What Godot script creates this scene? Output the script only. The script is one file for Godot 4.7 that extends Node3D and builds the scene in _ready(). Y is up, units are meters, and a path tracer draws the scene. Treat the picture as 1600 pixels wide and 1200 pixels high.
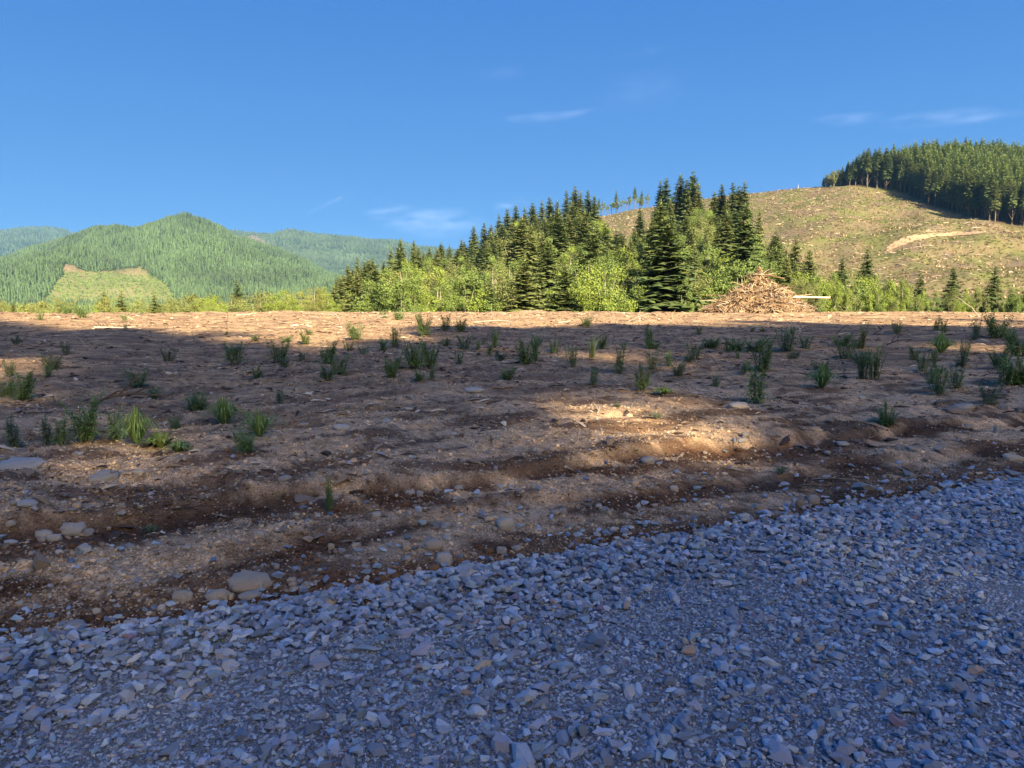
extends Node3D
# A bare field beside a gravel road, a brush pile, a treeline, a logged hill and forested hills, in evening light.
# Points read from the photograph are given as (column, row) of its 1600 x 1200 pixels and turned into world points by ray().

const F := 1178.0
const EYE := Vector3(0, 1.62, 0)
const HORIZON := 470.0
const SUN_FROM := Vector3(0.375, 0.0, 0.927)   # level direction towards the sun
const SUN_ELEVATION := 24.0

var pitch := atan((600.0 - HORIZON) / F)
var look := Basis(Vector3.RIGHT, -pitch)
var rng := RandomNumberGenerator.new()
var nz := FastNoiseLite.new()
var M := {}
var S := {}          # shared meshes
var used := {}

# ------------------------------------------------------------------ helpers
func rf(a: float, b: float) -> float: return rng.randf_range(a, b)

func ray(px: float, py: float) -> Vector3:
	return look * Vector3((px - 800.0) / F, (600.0 - py) / F, -1.0)

func azimuth(px: float, py := HORIZON) -> float:
	var r := ray(px, py)
	return atan2(r.x, -r.z)

func level_at(px: float, py: float, d: float) -> float:
	var r := ray(px, py)
	return EYE.y + d * r.y / Vector2(r.x, r.z).length()

func out_to(az: float, d: float, y: float) -> Vector3:
	return Vector3(sin(az) * d, y, -cos(az) * d)

func pix(p: Vector3) -> Vector2:
	var c := look.inverse() * (p - EYE)
	return Vector2(800.0 + F * c.x / -c.z, 600.0 - F * c.y / -c.z) if c.z < -0.01 else Vector2(-9999, -9999)

func ground_at(px: float, py: float) -> Vector3:
	var r := ray(px, py)
	var h := 0.1
	var p := Vector3.ZERO
	for i in 12:
		var t := minf((EYE.y - h) / maxf(-r.y, 0.004), 90.0)
		p = EYE + r * t
		h = lerpf(h, field(p.x, p.z), 0.7)
	p.y = field(p.x, p.z)
	return p

func numbered(called: String) -> String:
	var n: int = used.get(called, -1) + 1
	used[called] = n
	return called if n == 0 else "%s_%03d" % [called, n]

func tag(o: Node, label: String, category: String, group := "") -> void:
	o.set_meta("label", label)
	o.set_meta("category", category)
	if group: o.set_meta("group", group)

func thing(called: String, label: String, category: String, at: Vector3, turn := 0.0, group := "") -> Node3D:
	var o := Node3D.new()
	o.name = numbered(called)
	add_child(o)
	o.position = at
	o.rotation.y = turn
	tag(o, label, category, group)
	return o

func part(called: String, mesh: Mesh, m: Material, parent: Node) -> MeshInstance3D:
	var o := MeshInstance3D.new()
	o.name = called
	o.mesh = mesh
	o.material_override = m
	parent.add_child(o, true)
	return o

func single(called: String, mesh: Mesh, m: Material, at: Transform3D, label: String, category: String, group := "") -> MeshInstance3D:
	var o := MeshInstance3D.new()
	o.name = numbered(called)
	o.mesh = mesh
	o.material_override = m
	add_child(o)
	o.transform = at
	tag(o, label, category, group)
	return o

func structure(called: String, mesh: Mesh, m: Material) -> MeshInstance3D:
	var o := MeshInstance3D.new()
	o.name = called
	o.mesh = mesh
	o.material_override = m
	add_child(o)
	o.set_meta("kind", "structure")
	return o

func many(called: String, mesh: Mesh, m: Material, at: Array, tints: PackedColorArray, parent: Node, label := "", category := "") -> MultiMeshInstance3D:
	var mm := MultiMesh.new()
	mm.transform_format = MultiMesh.TRANSFORM_3D
	mm.use_colors = tints.size() > 0
	mm.mesh = mesh
	mm.instance_count = at.size()
	for i in at.size():
		mm.set_instance_transform(i, at[i])
	if tints.size():
		for i in at.size():
			mm.set_instance_color(i, tints[i])
	var o := MultiMeshInstance3D.new()
	o.name = called if parent != self else numbered(called)
	o.multimesh = mm
	o.material_override = m
	parent.add_child(o, true)
	o.set_meta("kind", "stuff")
	if label: tag(o, label, category)
	return o

func paint(called: String, linear: Color, rough := 0.9, tinted := false) -> StandardMaterial3D:
	var m := StandardMaterial3D.new()
	m.resource_name = called
	m.albedo_color = linear.linear_to_srgb()
	m.roughness = rough
	m.metallic_specular = 0.35
	m.vertex_color_use_as_albedo = tinted
	M[called] = m
	return m

func leaf_paint(called: String, linear: Color, through := 0.45) -> StandardMaterial3D:
	var m := paint(called, linear, 0.65, true)
	m.metallic_specular = 0.3
	m.backlight_enabled = true
	m.backlight = Color(through * 0.9, through, through * 0.35)
	m.cull_mode = BaseMaterial3D.CULL_DISABLED
	return m

func noise_texture(freq: float, octaves: int, lo: Color, hi: Color, size := 1024, seed_ := 1, kind := FastNoiseLite.TYPE_SIMPLEX_SMOOTH) -> NoiseTexture2D:
	var n := FastNoiseLite.new()
	n.seed = seed_
	n.noise_type = kind
	n.frequency = freq
	n.fractal_octaves = octaves
	n.fractal_gain = 0.62
	var t := NoiseTexture2D.new()
	t.width = size
	t.height = size
	t.seamless = true
	t.noise = n
	var g := Gradient.new()
	g.set_color(0, lo)
	g.set_color(1, hi)
	t.color_ramp = g
	return t

func grain(m: StandardMaterial3D, tex: Texture2D, scale: float, bump: Texture2D = null, depth := 0.0) -> void:
	m.albedo_texture = tex
	m.uv1_triplanar = true
	m.uv1_world_triplanar = true
	m.uv1_scale = Vector3.ONE * scale
	if bump:
		m.heightmap_enabled = true
		m.heightmap_texture = bump
		m.heightmap_scale = depth

class MB:
	var v := PackedVector3Array()
	var c := PackedColorArray()
	var idx := PackedInt32Array()
	func vert(p: Vector3, col := Color.WHITE) -> int:
		v.append(p)
		c.append(col)
		return v.size() - 1
	func tri(a: Vector3, b: Vector3, d: Vector3, col := Color.WHITE) -> void:
		var n := v.size()
		v.append(a); v.append(b); v.append(d)
		c.append(col); c.append(col); c.append(col)
		idx.append(n); idx.append(n + 1); idx.append(n + 2)
	func quad(a: Vector3, b: Vector3, d: Vector3, e: Vector3, col := Color.WHITE) -> void:
		var n := v.size()
		v.append(a); v.append(b); v.append(d); v.append(e)
		c.append(col); c.append(col); c.append(col); c.append(col)
		for k in [0, 1, 2, 0, 2, 3]: idx.append(n + k)
	func tube(pts: Array, radii: Array, sides: int, col := Color.WHITE) -> void:
		var first := v.size()
		var n := pts.size()
		for i in n:
			var fwd: Vector3 = (pts[mini(i + 1, n - 1)] - pts[maxi(i - 1, 0)]).normalized()
			var ref := Vector3.UP if absf(fwd.y) < 0.9 else Vector3.RIGHT
			var a := fwd.cross(ref).normalized()
			var b := fwd.cross(a)
			for k in sides:
				var w := TAU * k / sides
				v.append(pts[i] + (a * cos(w) + b * sin(w)) * radii[i])
				c.append(col)
		for i in n - 1:
			for k in sides:
				var p := first + i * sides + k
				var q := first + i * sides + (k + 1) % sides
				for j in [p, q, q + sides, p, q + sides, p + sides]: idx.append(j)
		for e in [0, n - 1]:
			var o := v.size()
			v.append(pts[e]); c.append(col)
			for k in sides:
				v.append(v[first + e * sides + k]); c.append(col)
			for k in sides:
				for j in [o, o + 1 + k, o + 1 + (k + 1) % sides]: idx.append(j)
	func mesh(smooth := false) -> ArrayMesh:
		var a := []
		a.resize(Mesh.ARRAY_MAX)
		a[Mesh.ARRAY_VERTEX] = v
		a[Mesh.ARRAY_COLOR] = c
		a[Mesh.ARRAY_INDEX] = idx
		if smooth:
			var n := PackedVector3Array()
			n.resize(v.size())
			for i in range(0, idx.size(), 3):
				var f := (v[idx[i + 2]] - v[idx[i]]).cross(v[idx[i + 1]] - v[idx[i]])
				n[idx[i]] += f
				n[idx[i + 1]] += f
				n[idx[i + 2]] += f
			for i in n.size(): n[i] = n[i].normalized()
			a[Mesh.ARRAY_NORMAL] = n
		var m := ArrayMesh.new()
		m.add_surface_from_arrays(Mesh.PRIMITIVE_TRIANGLES, a)
		return m

const TINTS := {"fir_dark": "dark green", "fir_mid": "mid-green", "fir_olive": "olive-green", "leaf_bright": "bright yellow-green", "leaf_mid": "fresh green", "leaf_olive": "dull olive", "leaf_yellow": "pale yellow-green", "weed_green": "green", "weed_light": "light green", "weed_dark": "dark green", "weed_grey": "grey-green",
	"grey_wood": "grey", "dark_wood": "dark", "brown_wood": "brown", "pale_wood": "bleached", "tan_wood": "tan", "white_wood": "whitish", "rock_0": "tan", "rock_1": "greyish", "rock_2": "cream", "rock_3": "brown", "rock_4": "blue-grey", "rock_5": "whitish"}

func stretch_of_wood(px: float, d: float, crest: float) -> String:
	var where := "on the crest" if d > crest * 0.82 else ("half-way up the bank" if d > crest * 0.5 else "at the foot of the bank")
	if px < 640: return where + " where the treeline thins out"
	if px < 760: return where + " where the treeline starts to rise"
	if px < 880: return where + " in the treeline's climbing part"
	if px < 1010: return where + " below the thin skyline trees"
	if px < 1175: return where + " around the highest fir cluster"
	if px < 1280: return where + " behind the brush pile"
	return where + " below the logged slope"

func stretch_of_field(p: Vector3) -> String:
	var s := off_road(p.x, p.z)
	if s < 0.7: return "on dark soil close to the gravel"
	if s < 2.3: return "on the broken soil bank above the gravel"
	if s < 7.0: return "on the bare flat above the soil bank"
	if p.z > -26.0: return "out on the chip-strewn field"
	if p.z > -48.0: return "far out on the chip-strewn field"
	return "near the far rim of the field"

# ------------------------------------------------------------------ the lie of the land
const EDGE_A := Vector2(-2.36, -3.32)     # where the gravel ends, as a line
const EDGE_DIR := Vector2(0.905, -0.425)

func off_road(x: float, z: float) -> float:      # metres past the gravel's edge, into the field
	var q := Vector2(x, z) - EDGE_A
	return q.x * EDGE_DIR.y - q.y * EDGE_DIR.x

func along_road(x: float, z: float) -> float:
	return (Vector2(x, z) - EDGE_A).dot(EDGE_DIR)

func lip(u: float, k: int) -> float:
	return (1.12 + 0.3 * nz.get_noise_2d(u * 30.0, 71.0)) if k == 0 else (2.0 + 0.5 * nz.get_noise_2d(u * 22.0, 13.0))

func field_edge(x: float) -> float:
	return -72.0 + 2.0 * nz.get_noise_2d(x * 4.0, 500.0) + 6.0 * smoothstep(-20.0, -50.0, x)

func field(x: float, z: float) -> float:
	var s := off_road(x, z)
	var u := along_road(x, z)
	var d := Vector2(x, z).length()
	var h := 0.0
	if s < 0.0:
		h = 0.012 * nz.get_noise_2d(x * 60.0, z * 60.0) + 0.02 * smoothstep(0.0, -1.5, s)
	else:
		var fade := 1.0 - smoothstep(14.0, 60.0, d)
		h = -0.035 * smoothstep(0.0, 0.2, s) + 0.05 * smoothstep(0.5, 2.5, s)
		var a := lip(u, 0)
		var b := lip(u, 1)
		h += 0.085 * smoothstep(a - 0.03, a + 0.11, s) * (0.55 + 0.8 * nz.get_noise_2d(u * 25.0, 40.0)) + 0.125 * smoothstep(b - 0.03, b + 0.13, s) * (0.8 + 0.6 * nz.get_noise_2d(u * 25.0, 90.0))
		var rough := 0.55 + 0.9 * clampf(nz.get_noise_2d(x * 25.0 + 77.0, z * 25.0) + 0.3, 0.0, 1.0)
		h += smoothstep(0.05, 0.6, s) * (0.06 * nz.get_noise_2d(u * 40.0, s * 90.0) + rough * (0.045 * nz.get_noise_2d(x * 190.0, z * 190.0) + 0.030 * absf(nz.get_noise_2d(x * 520.0, z * 520.0)) * fade + 0.018 * nz.get_noise_2d(x * 1100.0, z * 1100.0) * fade))
		h += 0.22 * absf(nz.get_noise_2d(x * 18.0, z * 8.0 + 900.0)) * smoothstep(-58.0, -70.0, z)
		h += 0.16 * nz.get_noise_2d(x * 6.0, z * 6.0 + 300.0) * smoothstep(6.0, 25.0, d)
		h += 0.33 * smoothstep(6.0, 70.0, d)
	return h

func land(x: float, z: float) -> float:
	var h := field(x, z)
	var past := field_edge(x) - z
	var down := smoothstep(0.0, 70.0, past)
	down = maxf(down, smoothstep(115.0, 260.0, absf(x)) * smoothstep(-20.0, -70.0, z))
	h = lerpf(h, -15.0, down)
	var behind := x * 0.425 + z * 0.905            # metres back from the camera, across the road
	if behind > 30.0: h += 38.0 * smoothstep(32.0, 108.0, behind + 6.0 * nz.get_noise_2d(x * 2.0, z * 2.0))  # unseen slope added so trees far back can shade the field
	return h

func soil(x: float, z: float) -> Color:
	var s := off_road(x, z)
	var u := along_road(x, z)
	var d := Vector2(x, z).length()
	if s < -9.0:                                      # across the road: forest floor
		return Color(0.13, 0.115, 0.055) * (1.0 + 0.5 * nz.get_noise_2d(x * 20.0, z * 20.0))
	if s < 0.0:
		return Color(0.095, 0.105, 0.125) * (1.0 + 0.35 * nz.get_noise_2d(x * 300.0, z * 300.0))
	var n1 := nz.get_noise_2d(u * 42.0, s * 105.0 + 55.0)
	var n2 := nz.get_noise_2d(x * 160.0 + 9.0, z * 160.0)
	var n3 := nz.get_noise_2d(x * 700.0, z * 700.0)
	var tan_ := Color(0.60, 0.43, 0.26).lerp(Color(0.50, 0.385, 0.26), clampf(0.5 + 1.2 * n2, 0, 1))
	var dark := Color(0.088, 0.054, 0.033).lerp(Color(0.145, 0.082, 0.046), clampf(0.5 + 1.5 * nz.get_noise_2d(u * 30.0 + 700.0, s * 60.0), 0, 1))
	var n4 := nz.get_noise_2d(x * 1500.0, z * 1500.0)
	var wet := smoothstep(0.08, 0.20, n1 + 0.5 * n2 + 0.45 * n3 + 0.25 * n4)
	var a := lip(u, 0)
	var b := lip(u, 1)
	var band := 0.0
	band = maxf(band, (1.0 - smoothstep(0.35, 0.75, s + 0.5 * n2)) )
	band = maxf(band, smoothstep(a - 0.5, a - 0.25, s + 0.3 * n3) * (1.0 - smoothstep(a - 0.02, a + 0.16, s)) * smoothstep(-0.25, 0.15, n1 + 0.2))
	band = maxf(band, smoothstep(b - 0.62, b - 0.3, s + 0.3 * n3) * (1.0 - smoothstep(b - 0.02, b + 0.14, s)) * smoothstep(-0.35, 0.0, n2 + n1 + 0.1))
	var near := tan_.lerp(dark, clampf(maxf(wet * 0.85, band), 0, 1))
	# farther out the soil is strewn with bark and chips
	var mulch := Color(0.45, 0.325, 0.195).lerp(Color(0.24, 0.17, 0.11), clampf(0.5 + 1.7 * (nz.get_noise_2d(x * 35.0, z * 70.0) + 0.6 * n2), 0, 1))
	var c := near.lerp(mulch, smoothstep(4.0, 9.0, s + 3.0 * n1))
	c = c * (1.0 + 0.5 * n3 + 0.5 * n4)
	var past := field_edge(x) - z
	if past > 1.0: c = c.lerp(Color(0.075, 0.095, 0.035), smoothstep(1.0, 6.0, past))
	c.a = 1.0
	return c

func lines(lo: float, a: float, b: float, hi: float, fine: float, grow_lo: float, grow_hi: float, far: float) -> PackedFloat32Array:
	var up := PackedFloat32Array()
	var p := a
	while p < b:
		up.append(p); p += fine
	while p < hi:
		up.append(p); p += fine + grow_hi * (p - b)
	var step := (fine + grow_hi * (hi - b)) * 1.3
	while p < far:
		up.append(p); p += step; step *= 1.3
	up.append(far)
	var dn := PackedFloat32Array()
	p = a - fine
	while p > lo:
		dn.append(p); p -= fine + grow_lo * (a - p)
	step = (fine + grow_lo * (a - lo)) * 1.3
	while p > -far:
		dn.append(p); p -= step; step *= 1.3
	dn.append(-far)
	dn.reverse()
	dn.append_array(up)
	return dn

func make_ground() -> void:
	var xs := lines(-110.0, -5.0, 6.5, 110.0, 0.06, 0.036, 0.036, 8000.0)
	var zs := lines(-80.0, -9.5, -1.4, 20.0, 0.05, 0.013, 0.15, 8000.0)
	var nx := xs.size()
	var nzz := zs.size()
	var v := PackedVector3Array(); v.resize(nx * nzz)
	var c := PackedColorArray(); c.resize(nx * nzz)
	var n := PackedVector3Array(); n.resize(nx * nzz)
	for j in nzz:
		for i in nx:
			var k := j * nx + i
			v[k] = Vector3(xs[i], land(xs[i], zs[j]), zs[j])
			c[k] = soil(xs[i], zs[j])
	for j in nzz:
		for i in nx:
			var l := v[j * nx + maxi(i - 1, 0)]
			var r := v[j * nx + mini(i + 1, nx - 1)]
			var t := v[maxi(j - 1, 0) * nx + i]
			var b := v[mini(j + 1, nzz - 1) * nx + i]
			n[j * nx + i] = (b - t).cross(r - l).normalized()
	var idx := PackedInt32Array(); idx.resize((nx - 1) * (nzz - 1) * 6)
	var w := 0
	for j in nzz - 1:
		for i in nx - 1:
			var k := j * nx + i
			idx[w] = k; idx[w + 1] = k + 1; idx[w + 2] = k + nx + 1
			idx[w + 3] = k; idx[w + 4] = k + nx + 1; idx[w + 5] = k + nx
			w += 6
	var a := []
	a.resize(Mesh.ARRAY_MAX)
	a[Mesh.ARRAY_VERTEX] = v
	a[Mesh.ARRAY_COLOR] = c
	a[Mesh.ARRAY_NORMAL] = n
	a[Mesh.ARRAY_INDEX] = idx
	var m := ArrayMesh.new()
	m.add_surface_from_arrays(Mesh.PRIMITIVE_TRIANGLES, a)
	structure("ground", m, M.soil)

class Hill:
	var az := []
	var top := []
	var dist := []
	var foot := 90.0
	var foot_h := -6.0
	var back := 500.0
	var back_h := 0.0
	var amp := 0.0
	var wave := 1.0
	var noise: FastNoiseLite
	var bulge := 0.0
	func pick(list: Array, a: float) -> float:
		if a <= az[0]: return list[0]
		for i in range(1, az.size()):
			if a <= az[i]:
				var t: float = (a - az[i - 1]) / (az[i] - az[i - 1])
				t = lerpf(t, t * t * (3.0 - 2.0 * t), 0.6)
				return lerpf(list[i - 1], list[i], t)
		return list[-1]
	func height(a: float, d: float) -> float:
		var r := pick(dist, a)
		var h := pick(top, a)
		var t := (d - foot) / (r - foot)
		var n := amp * noise.get_noise_2d(sin(a) * d * wave, cos(a) * d * wave)
		if t <= 0.0: return foot_h
		if t <= 1.0: return lerpf(foot_h, h, t) + bulge * sin(PI * t) + n * sin(PI * t)
		var b := clampf((d - r) / (back - r), 0, 1)
		return lerpf(h, back_h, b * b * (3.0 - 2.0 * b)) - absf(n) * sin(PI * b)

func make_hill(ridge: Array, foot: float, foot_h: float, back: float, back_h: float, amp: float, wave: float, bulge: float) -> Hill:
	var h := Hill.new()
	for r in ridge:                                  # each [column, row, distance] of the ridge line
		h.az.append(azimuth(r[0], r[1]))
		h.top.append(level_at(r[0], r[1], r[2]))
		h.dist.append(float(r[2]))
	h.foot = foot; h.foot_h = foot_h; h.back = back; h.back_h = back_h
	h.amp = amp; h.wave = wave; h.bulge = bulge; h.noise = nz
	return h

func hill_mesh(h: Hill, na: int, nd: int, color: Callable) -> ArrayMesh:
	var mb := MB.new()
	for j in nd + 1:
		for i in na + 1:
			var a: float = lerpf(h.az[0], h.az[-1], float(i) / na)
			var d := lerpf(h.foot * 0.97, h.back, float(j) / nd)
			var p := out_to(a, d, h.height(a, d))
			mb.vert(p, color.call(p, a, d))
	for j in nd:
		for i in na:
			var k := j * (na + 1) + i
			for q in [k, k + na + 2, k + 1, k, k + na + 1, k + na + 2]: mb.idx.append(q)
	return mb.mesh(true)

# ------------------------------------------------------------------ stones
func crushed(seed_: int, planes: int) -> ArrayMesh:      # a convex stone with flat broken faces, about 2 units across
	rng.seed = seed_
	var ns := []
	var ds := []
	for k in planes:
		var y := 1.0 - 2.0 * (k + 0.5) / planes
		var w := k * 2.39996 + rf(-0.5, 0.5)
		var q := Vector3(cos(w) * sqrt(1.0 - y * y), y + rf(-0.2, 0.2), sin(w) * sqrt(1.0 - y * y)).normalized()
		ns.append(q)
		ds.append(rf(0.55, 0.95))
	var faces := []
	for k in planes: faces.append([])
	for i in planes:
		for j in range(i + 1, planes):
			for k in range(j + 1, planes):
				var det: float = ns[i].dot(ns[j].cross(ns[k]))
				if absf(det) < 0.05: continue
				var p: Vector3 = (ns[j].cross(ns[k]) * ds[i] + ns[k].cross(ns[i]) * ds[j] + ns[i].cross(ns[j]) * ds[k]) / det
				var inside := p.length() < 1.7
				for l in planes:
					if ns[l].dot(p) > ds[l] + 0.0001:
						inside = false
						break
				if inside:
					faces[i].append(p); faces[j].append(p); faces[k].append(p)
	var mb := MB.new()
	for k in planes:
		var f: Array = faces[k]
		if f.size() < 3: continue
		var mid := Vector3.ZERO
		for p in f: mid += p
		mid /= f.size()
		var n: Vector3 = ns[k]
		var ax: Vector3 = (f[0] - mid).normalized()
		var ay := n.cross(ax)
		f.sort_custom(func(p, q): return atan2((p - mid).dot(ay), (p - mid).dot(ax)) < atan2((q - mid).dot(ay), (q - mid).dot(ax)))
		for e in range(1, f.size() - 1): mb.tri(f[0], f[e + 1], f[e])
	return mb.mesh(false)

func cobble(seed_: int, rough: float, rings := 9, sides := 14) -> ArrayMesh:     # a worn stone
	var mb := MB.new()
	var off := seed_ * 37.7
	for j in rings + 1:
		for i in sides:
			var t := PI * j / rings
			var w := TAU * i / sides
			var p := Vector3(sin(t) * cos(w), cos(t), sin(t) * sin(w))
			var r := 1.0 + rough * nz.get_noise_3d(p.x * 90.0 + off, p.y * 90.0, p.z * 90.0) + rough * 0.5 * nz.get_noise_3d(p.x * 260.0 + off, p.y * 260.0, p.z * 260.0)
			var q := p * r
			var n := maxf(absf(q.x), maxf(absf(q.y), absf(q.z)))
			mb.vert(q * lerpf(1.0, 0.86 / n, 0.35 * rough * 2.0))
	for j in rings:
		for i in sides:
			var a := j * sides + i
			var b := j * sides + (i + 1) % sides
			for k in [a, b, b + sides, a, b + sides, a + sides]: mb.idx.append(k)
	return mb.mesh(true)

func lay(p: Vector3, size: Vector3, turn: float, tilt := 0.0, lean := 0.0) -> Transform3D:
	return Transform3D(Basis(Vector3.UP, turn) * Basis(Vector3.RIGHT, tilt) * Basis(Vector3.BACK, lean) * Basis.from_scale(size), p)

func make_road() -> void:
	# the bed under the stones
	var mb := MB.new()
	var nu := 90
	var ns := 40
	for j in ns + 1:
		for i in nu + 1:
			var u := lerpf(-60.0, 60.0, float(i) / nu)
			u = signf(u) * pow(absf(u) / 60.0, 1.8) * 60.0 + 3.0
			var s := -8.0 * pow(float(j) / ns, 1.4) + 0.05 * nz.get_noise_2d(u * 90.0, 5.0)
			var q := EDGE_A + EDGE_DIR * u + Vector2(EDGE_DIR.y, -EDGE_DIR.x) * s
			mb.vert(Vector3(q.x, field(q.x, q.y) + 0.004 + 0.014 * smoothstep(0.0, -0.25, s), q.y), Color.WHITE)
	for j in ns:
		for i in nu:
			var k := j * (nu + 1) + i
			for q in [k, k + nu + 2, k + 1, k, k + nu + 1, k + nu + 2]: mb.idx.append(q)
	var road := structure("gravel_road", mb.mesh(true), M.gravel_bed)
	rng.seed = 4242
	var shapes := []
	for k in 8: shapes.append(crushed(100 + k, [9, 10, 11, 12, 10, 13, 9, 11][k]))
	var fine := [[], [], [], []]
	var fine_tint := [PackedColorArray(), PackedColorArray(), PackedColorArray(), PackedColorArray()]
	rng.seed = 777
	var big := []
	var tones := [Color(0.33, 0.36, 0.40), Color(0.26, 0.285, 0.33), Color(0.40, 0.43, 0.47), Color(0.31, 0.36, 0.38), Color(0.35, 0.35, 0.40), Color(0.22, 0.245, 0.285)]
	for k in 560000:
		var x := rf(-7.2, 9.2)
		var z := rf(-8.8, -1.0)
		if absf(x) > -z * 0.72 + 2.2: continue
		var s := off_road(x, z) + 0.12 * nz.get_noise_2d(x * 130.0, z * 130.0)
		if s > 0.0 and rng.randf() > 0.35 * exp(-s / 0.10) + 0.012 * exp(-s / 0.7): continue
		var patch := nz.get_noise_2d(x * 90.0 + 40.0, z * 90.0)
		var edge := smoothstep(-1.1, -0.1, s)
		var pick := rng.randf()
		var size := rf(0.0045, 0.0095)
		if pick < 0.085 + 0.10 * edge + 0.12 * patch: size = rf(0.011, 0.019)
		if pick < 0.014 + 0.05 * edge + 0.045 * patch: size = rf(0.019, 0.033)
		if s > 0.05: size = maxf(size, rf(0.012, 0.03))
		var tone: Color = tones[rng.randi() % 6] * rf(0.65, 1.4) * Color(0.90, 1.0, 1.09)
		var odd := rng.randf()
		if odd < 0.025: tone = Color(0.55, 0.57, 0.58)
		elif odd < 0.04: tone = Color(0.40, 0.31, 0.25)
		elif odd < 0.048: tone = Color(0.5, 0.42, 0.30)
		elif odd < 0.056: tone = Color(0.28, 0.20, 0.23)
		tone.a = 1.0
		var dims := Vector3(rf(0.9, 1.45), rf(0.42, 0.85), rf(0.7, 1.0)) * size
		var lift := dims.y * rf(0.15, 0.75) + (0.018 if s < -0.02 else 0.0) + (rf(0.0, 0.012) if size > 0.01 else 0.0) + 0.02 * edge * (1.0 if s < 0.0 and size > 0.012 else 0.0)
		var t := lay(Vector3(x, field(x, z) + lift, z), dims, rf(0, TAU), rf(-0.35, 0.35), rf(-0.35, 0.35))
		var f := k % 4
		fine[f].append(t)
		fine_tint[f].append(tone)
	for f in 4:
		many("gravel", shapes[f], M.stone_tinted, fine[f], fine_tint[f], road)
	# the three hundred largest, each on its own
	var n := 0
	while n < 300:
		var x := rf(-5.5, 8.0)
		var z := rf(-7.8, -1.5)
		if absf(x) > -z * 0.70 + 0.4: continue
		var s := off_road(x, z)
		if s > 0.06: continue
		if s < -0.9 and rng.randf() < 0.55: continue
		var size := rf(0.024, 0.040) if n > 60 else rf(0.036, 0.052)
		var p := Vector3(x, field(x, z), z)
		var clear := true
		for b in big:
			if b.distance_to(p) < size * 1.5: clear = false
		if not clear: continue
		big.append(p)
		var dims := Vector3(rf(1.0, 1.4), rf(0.45, 0.75), rf(0.7, 0.95)) * size
		p.y += dims.y * 0.45 + 0.02
		var o := part("stone", shapes[n % 8], M["stone_%d" % (rng.randi() % 7)], road)
		o.transform = lay(p, dims, rf(0, TAU), rf(-0.4, 0.4), rf(-0.4, 0.4))
		n += 1

# ------------------------------------------------------------------ plants
func fir_crown(seed_: int, base: float, R: float, whorls: int, per: int, ragged := 0.3, droop := 0.25) -> ArrayMesh:   # height 1
	rng.seed = seed_
	var mb := MB.new()
	for i in whorls:
		var t := (i + rf(-0.4, 0.4)) / whorls
		t = clampf(t, 0.0, 0.995)
		var y := base + (1.0 - base) * pow(t, 0.92)
		var rad := R * (pow(1.0 - t, 0.8) * minf(1.0, 0.62 + t * 2.5) + 0.035)
		var n := per if t < 0.8 else maxi(4, per - 3)
		var spin := rf(0, TAU)
		for j in n:
			if rng.randf() < ragged * 0.35: continue
			var w := spin + TAU * j / n + rf(-0.35, 0.35)
			var L := rad * rf(1.0 - ragged, 1.12)
			var o := Vector3(cos(w), 0, sin(w))
			var side := Vector3(-o.z, 0, o.x)
			var y0 := y
			y = clampf(y0 + rf(-0.6, 0.6) * (1.0 - base) / whorls * 1.3, base * 0.9, 0.99)
			var rise := lerpf(-0.15, 0.75, t) + rf(-0.22, 0.22)
			var tone := rf(0.72, 1.22)
			var col := Color(tone * rf(0.9, 1.1), tone, tone * rf(0.85, 1.05))
			var segs := 6 if t < 0.7 else 4
			var prev := Vector3(0, y, 0)
			for k in segs:
				var s := float(k + 1) / segs
				var p := Vector3(0, y, 0) + o * L * s + Vector3.UP * (rise * L * s - droop * L * s * s * 1.4)
				var wide := L * 0.40 * (1.0 - 0.6 * s) + 0.006
				for e in [-1.0, 1.0]:
					var out_: Vector3 = side * e * wide * rf(0.7, 1.25) + o * wide * rf(0.25, 0.8) + Vector3.UP * wide * rf(-0.5, 0.12)
					mb.tri(prev + Vector3.UP * 0.003, p + o * L * 0.06, prev.lerp(p, 0.6) + out_, col * rf(0.9, 1.1))
				if k % 2 == 0:
					mb.tri(prev, p, prev.lerp(p, 0.5) + Vector3(side.x * wide * 0.3, -wide * 0.75, side.z * wide * 0.3), col * 0.95)
				prev = p
			y = y0
	for k in 5:                                          # the leader
		var w := TAU * k / 5
		mb.tri(Vector3(0, 1.0 + 0.012, 0), Vector3(cos(w), 0, sin(w)) * 0.008 + Vector3.UP * 0.955, Vector3(cos(w + 1.3), 0, sin(w + 1.3)) * 0.008 + Vector3.UP * 0.955)
	return mb.mesh(false)

func trunk_mesh(seed_: int, top: float, r: float, limbs: Array) -> ArrayMesh:
	rng.seed = seed_
	var mb := MB.new()
	var a := rf(-0.012, 0.012)
	var b := rf(-0.012, 0.012)
	mb.tube([Vector3(0, -0.03, 0), Vector3(0, 0.02, 0), Vector3(a, 0.35 * top, b), Vector3(a * 0.3, 0.7 * top, b * 1.4), Vector3(0, top, 0)], [r * 1.5, r * 1.05, r * 0.8, r * 0.5, r * 0.12], 7)
	for l in limbs:
		var e: Vector3 = l
		var s := Vector3(0, clampf(e.y * 0.45, 0.12, top * 0.75), 0)
		mb.tube([s, s.lerp(e, 0.5) + Vector3(0, -0.02, 0), e], [r * 0.5, r * 0.3, r * 0.1], 5)
	return mb.mesh(true)

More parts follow.
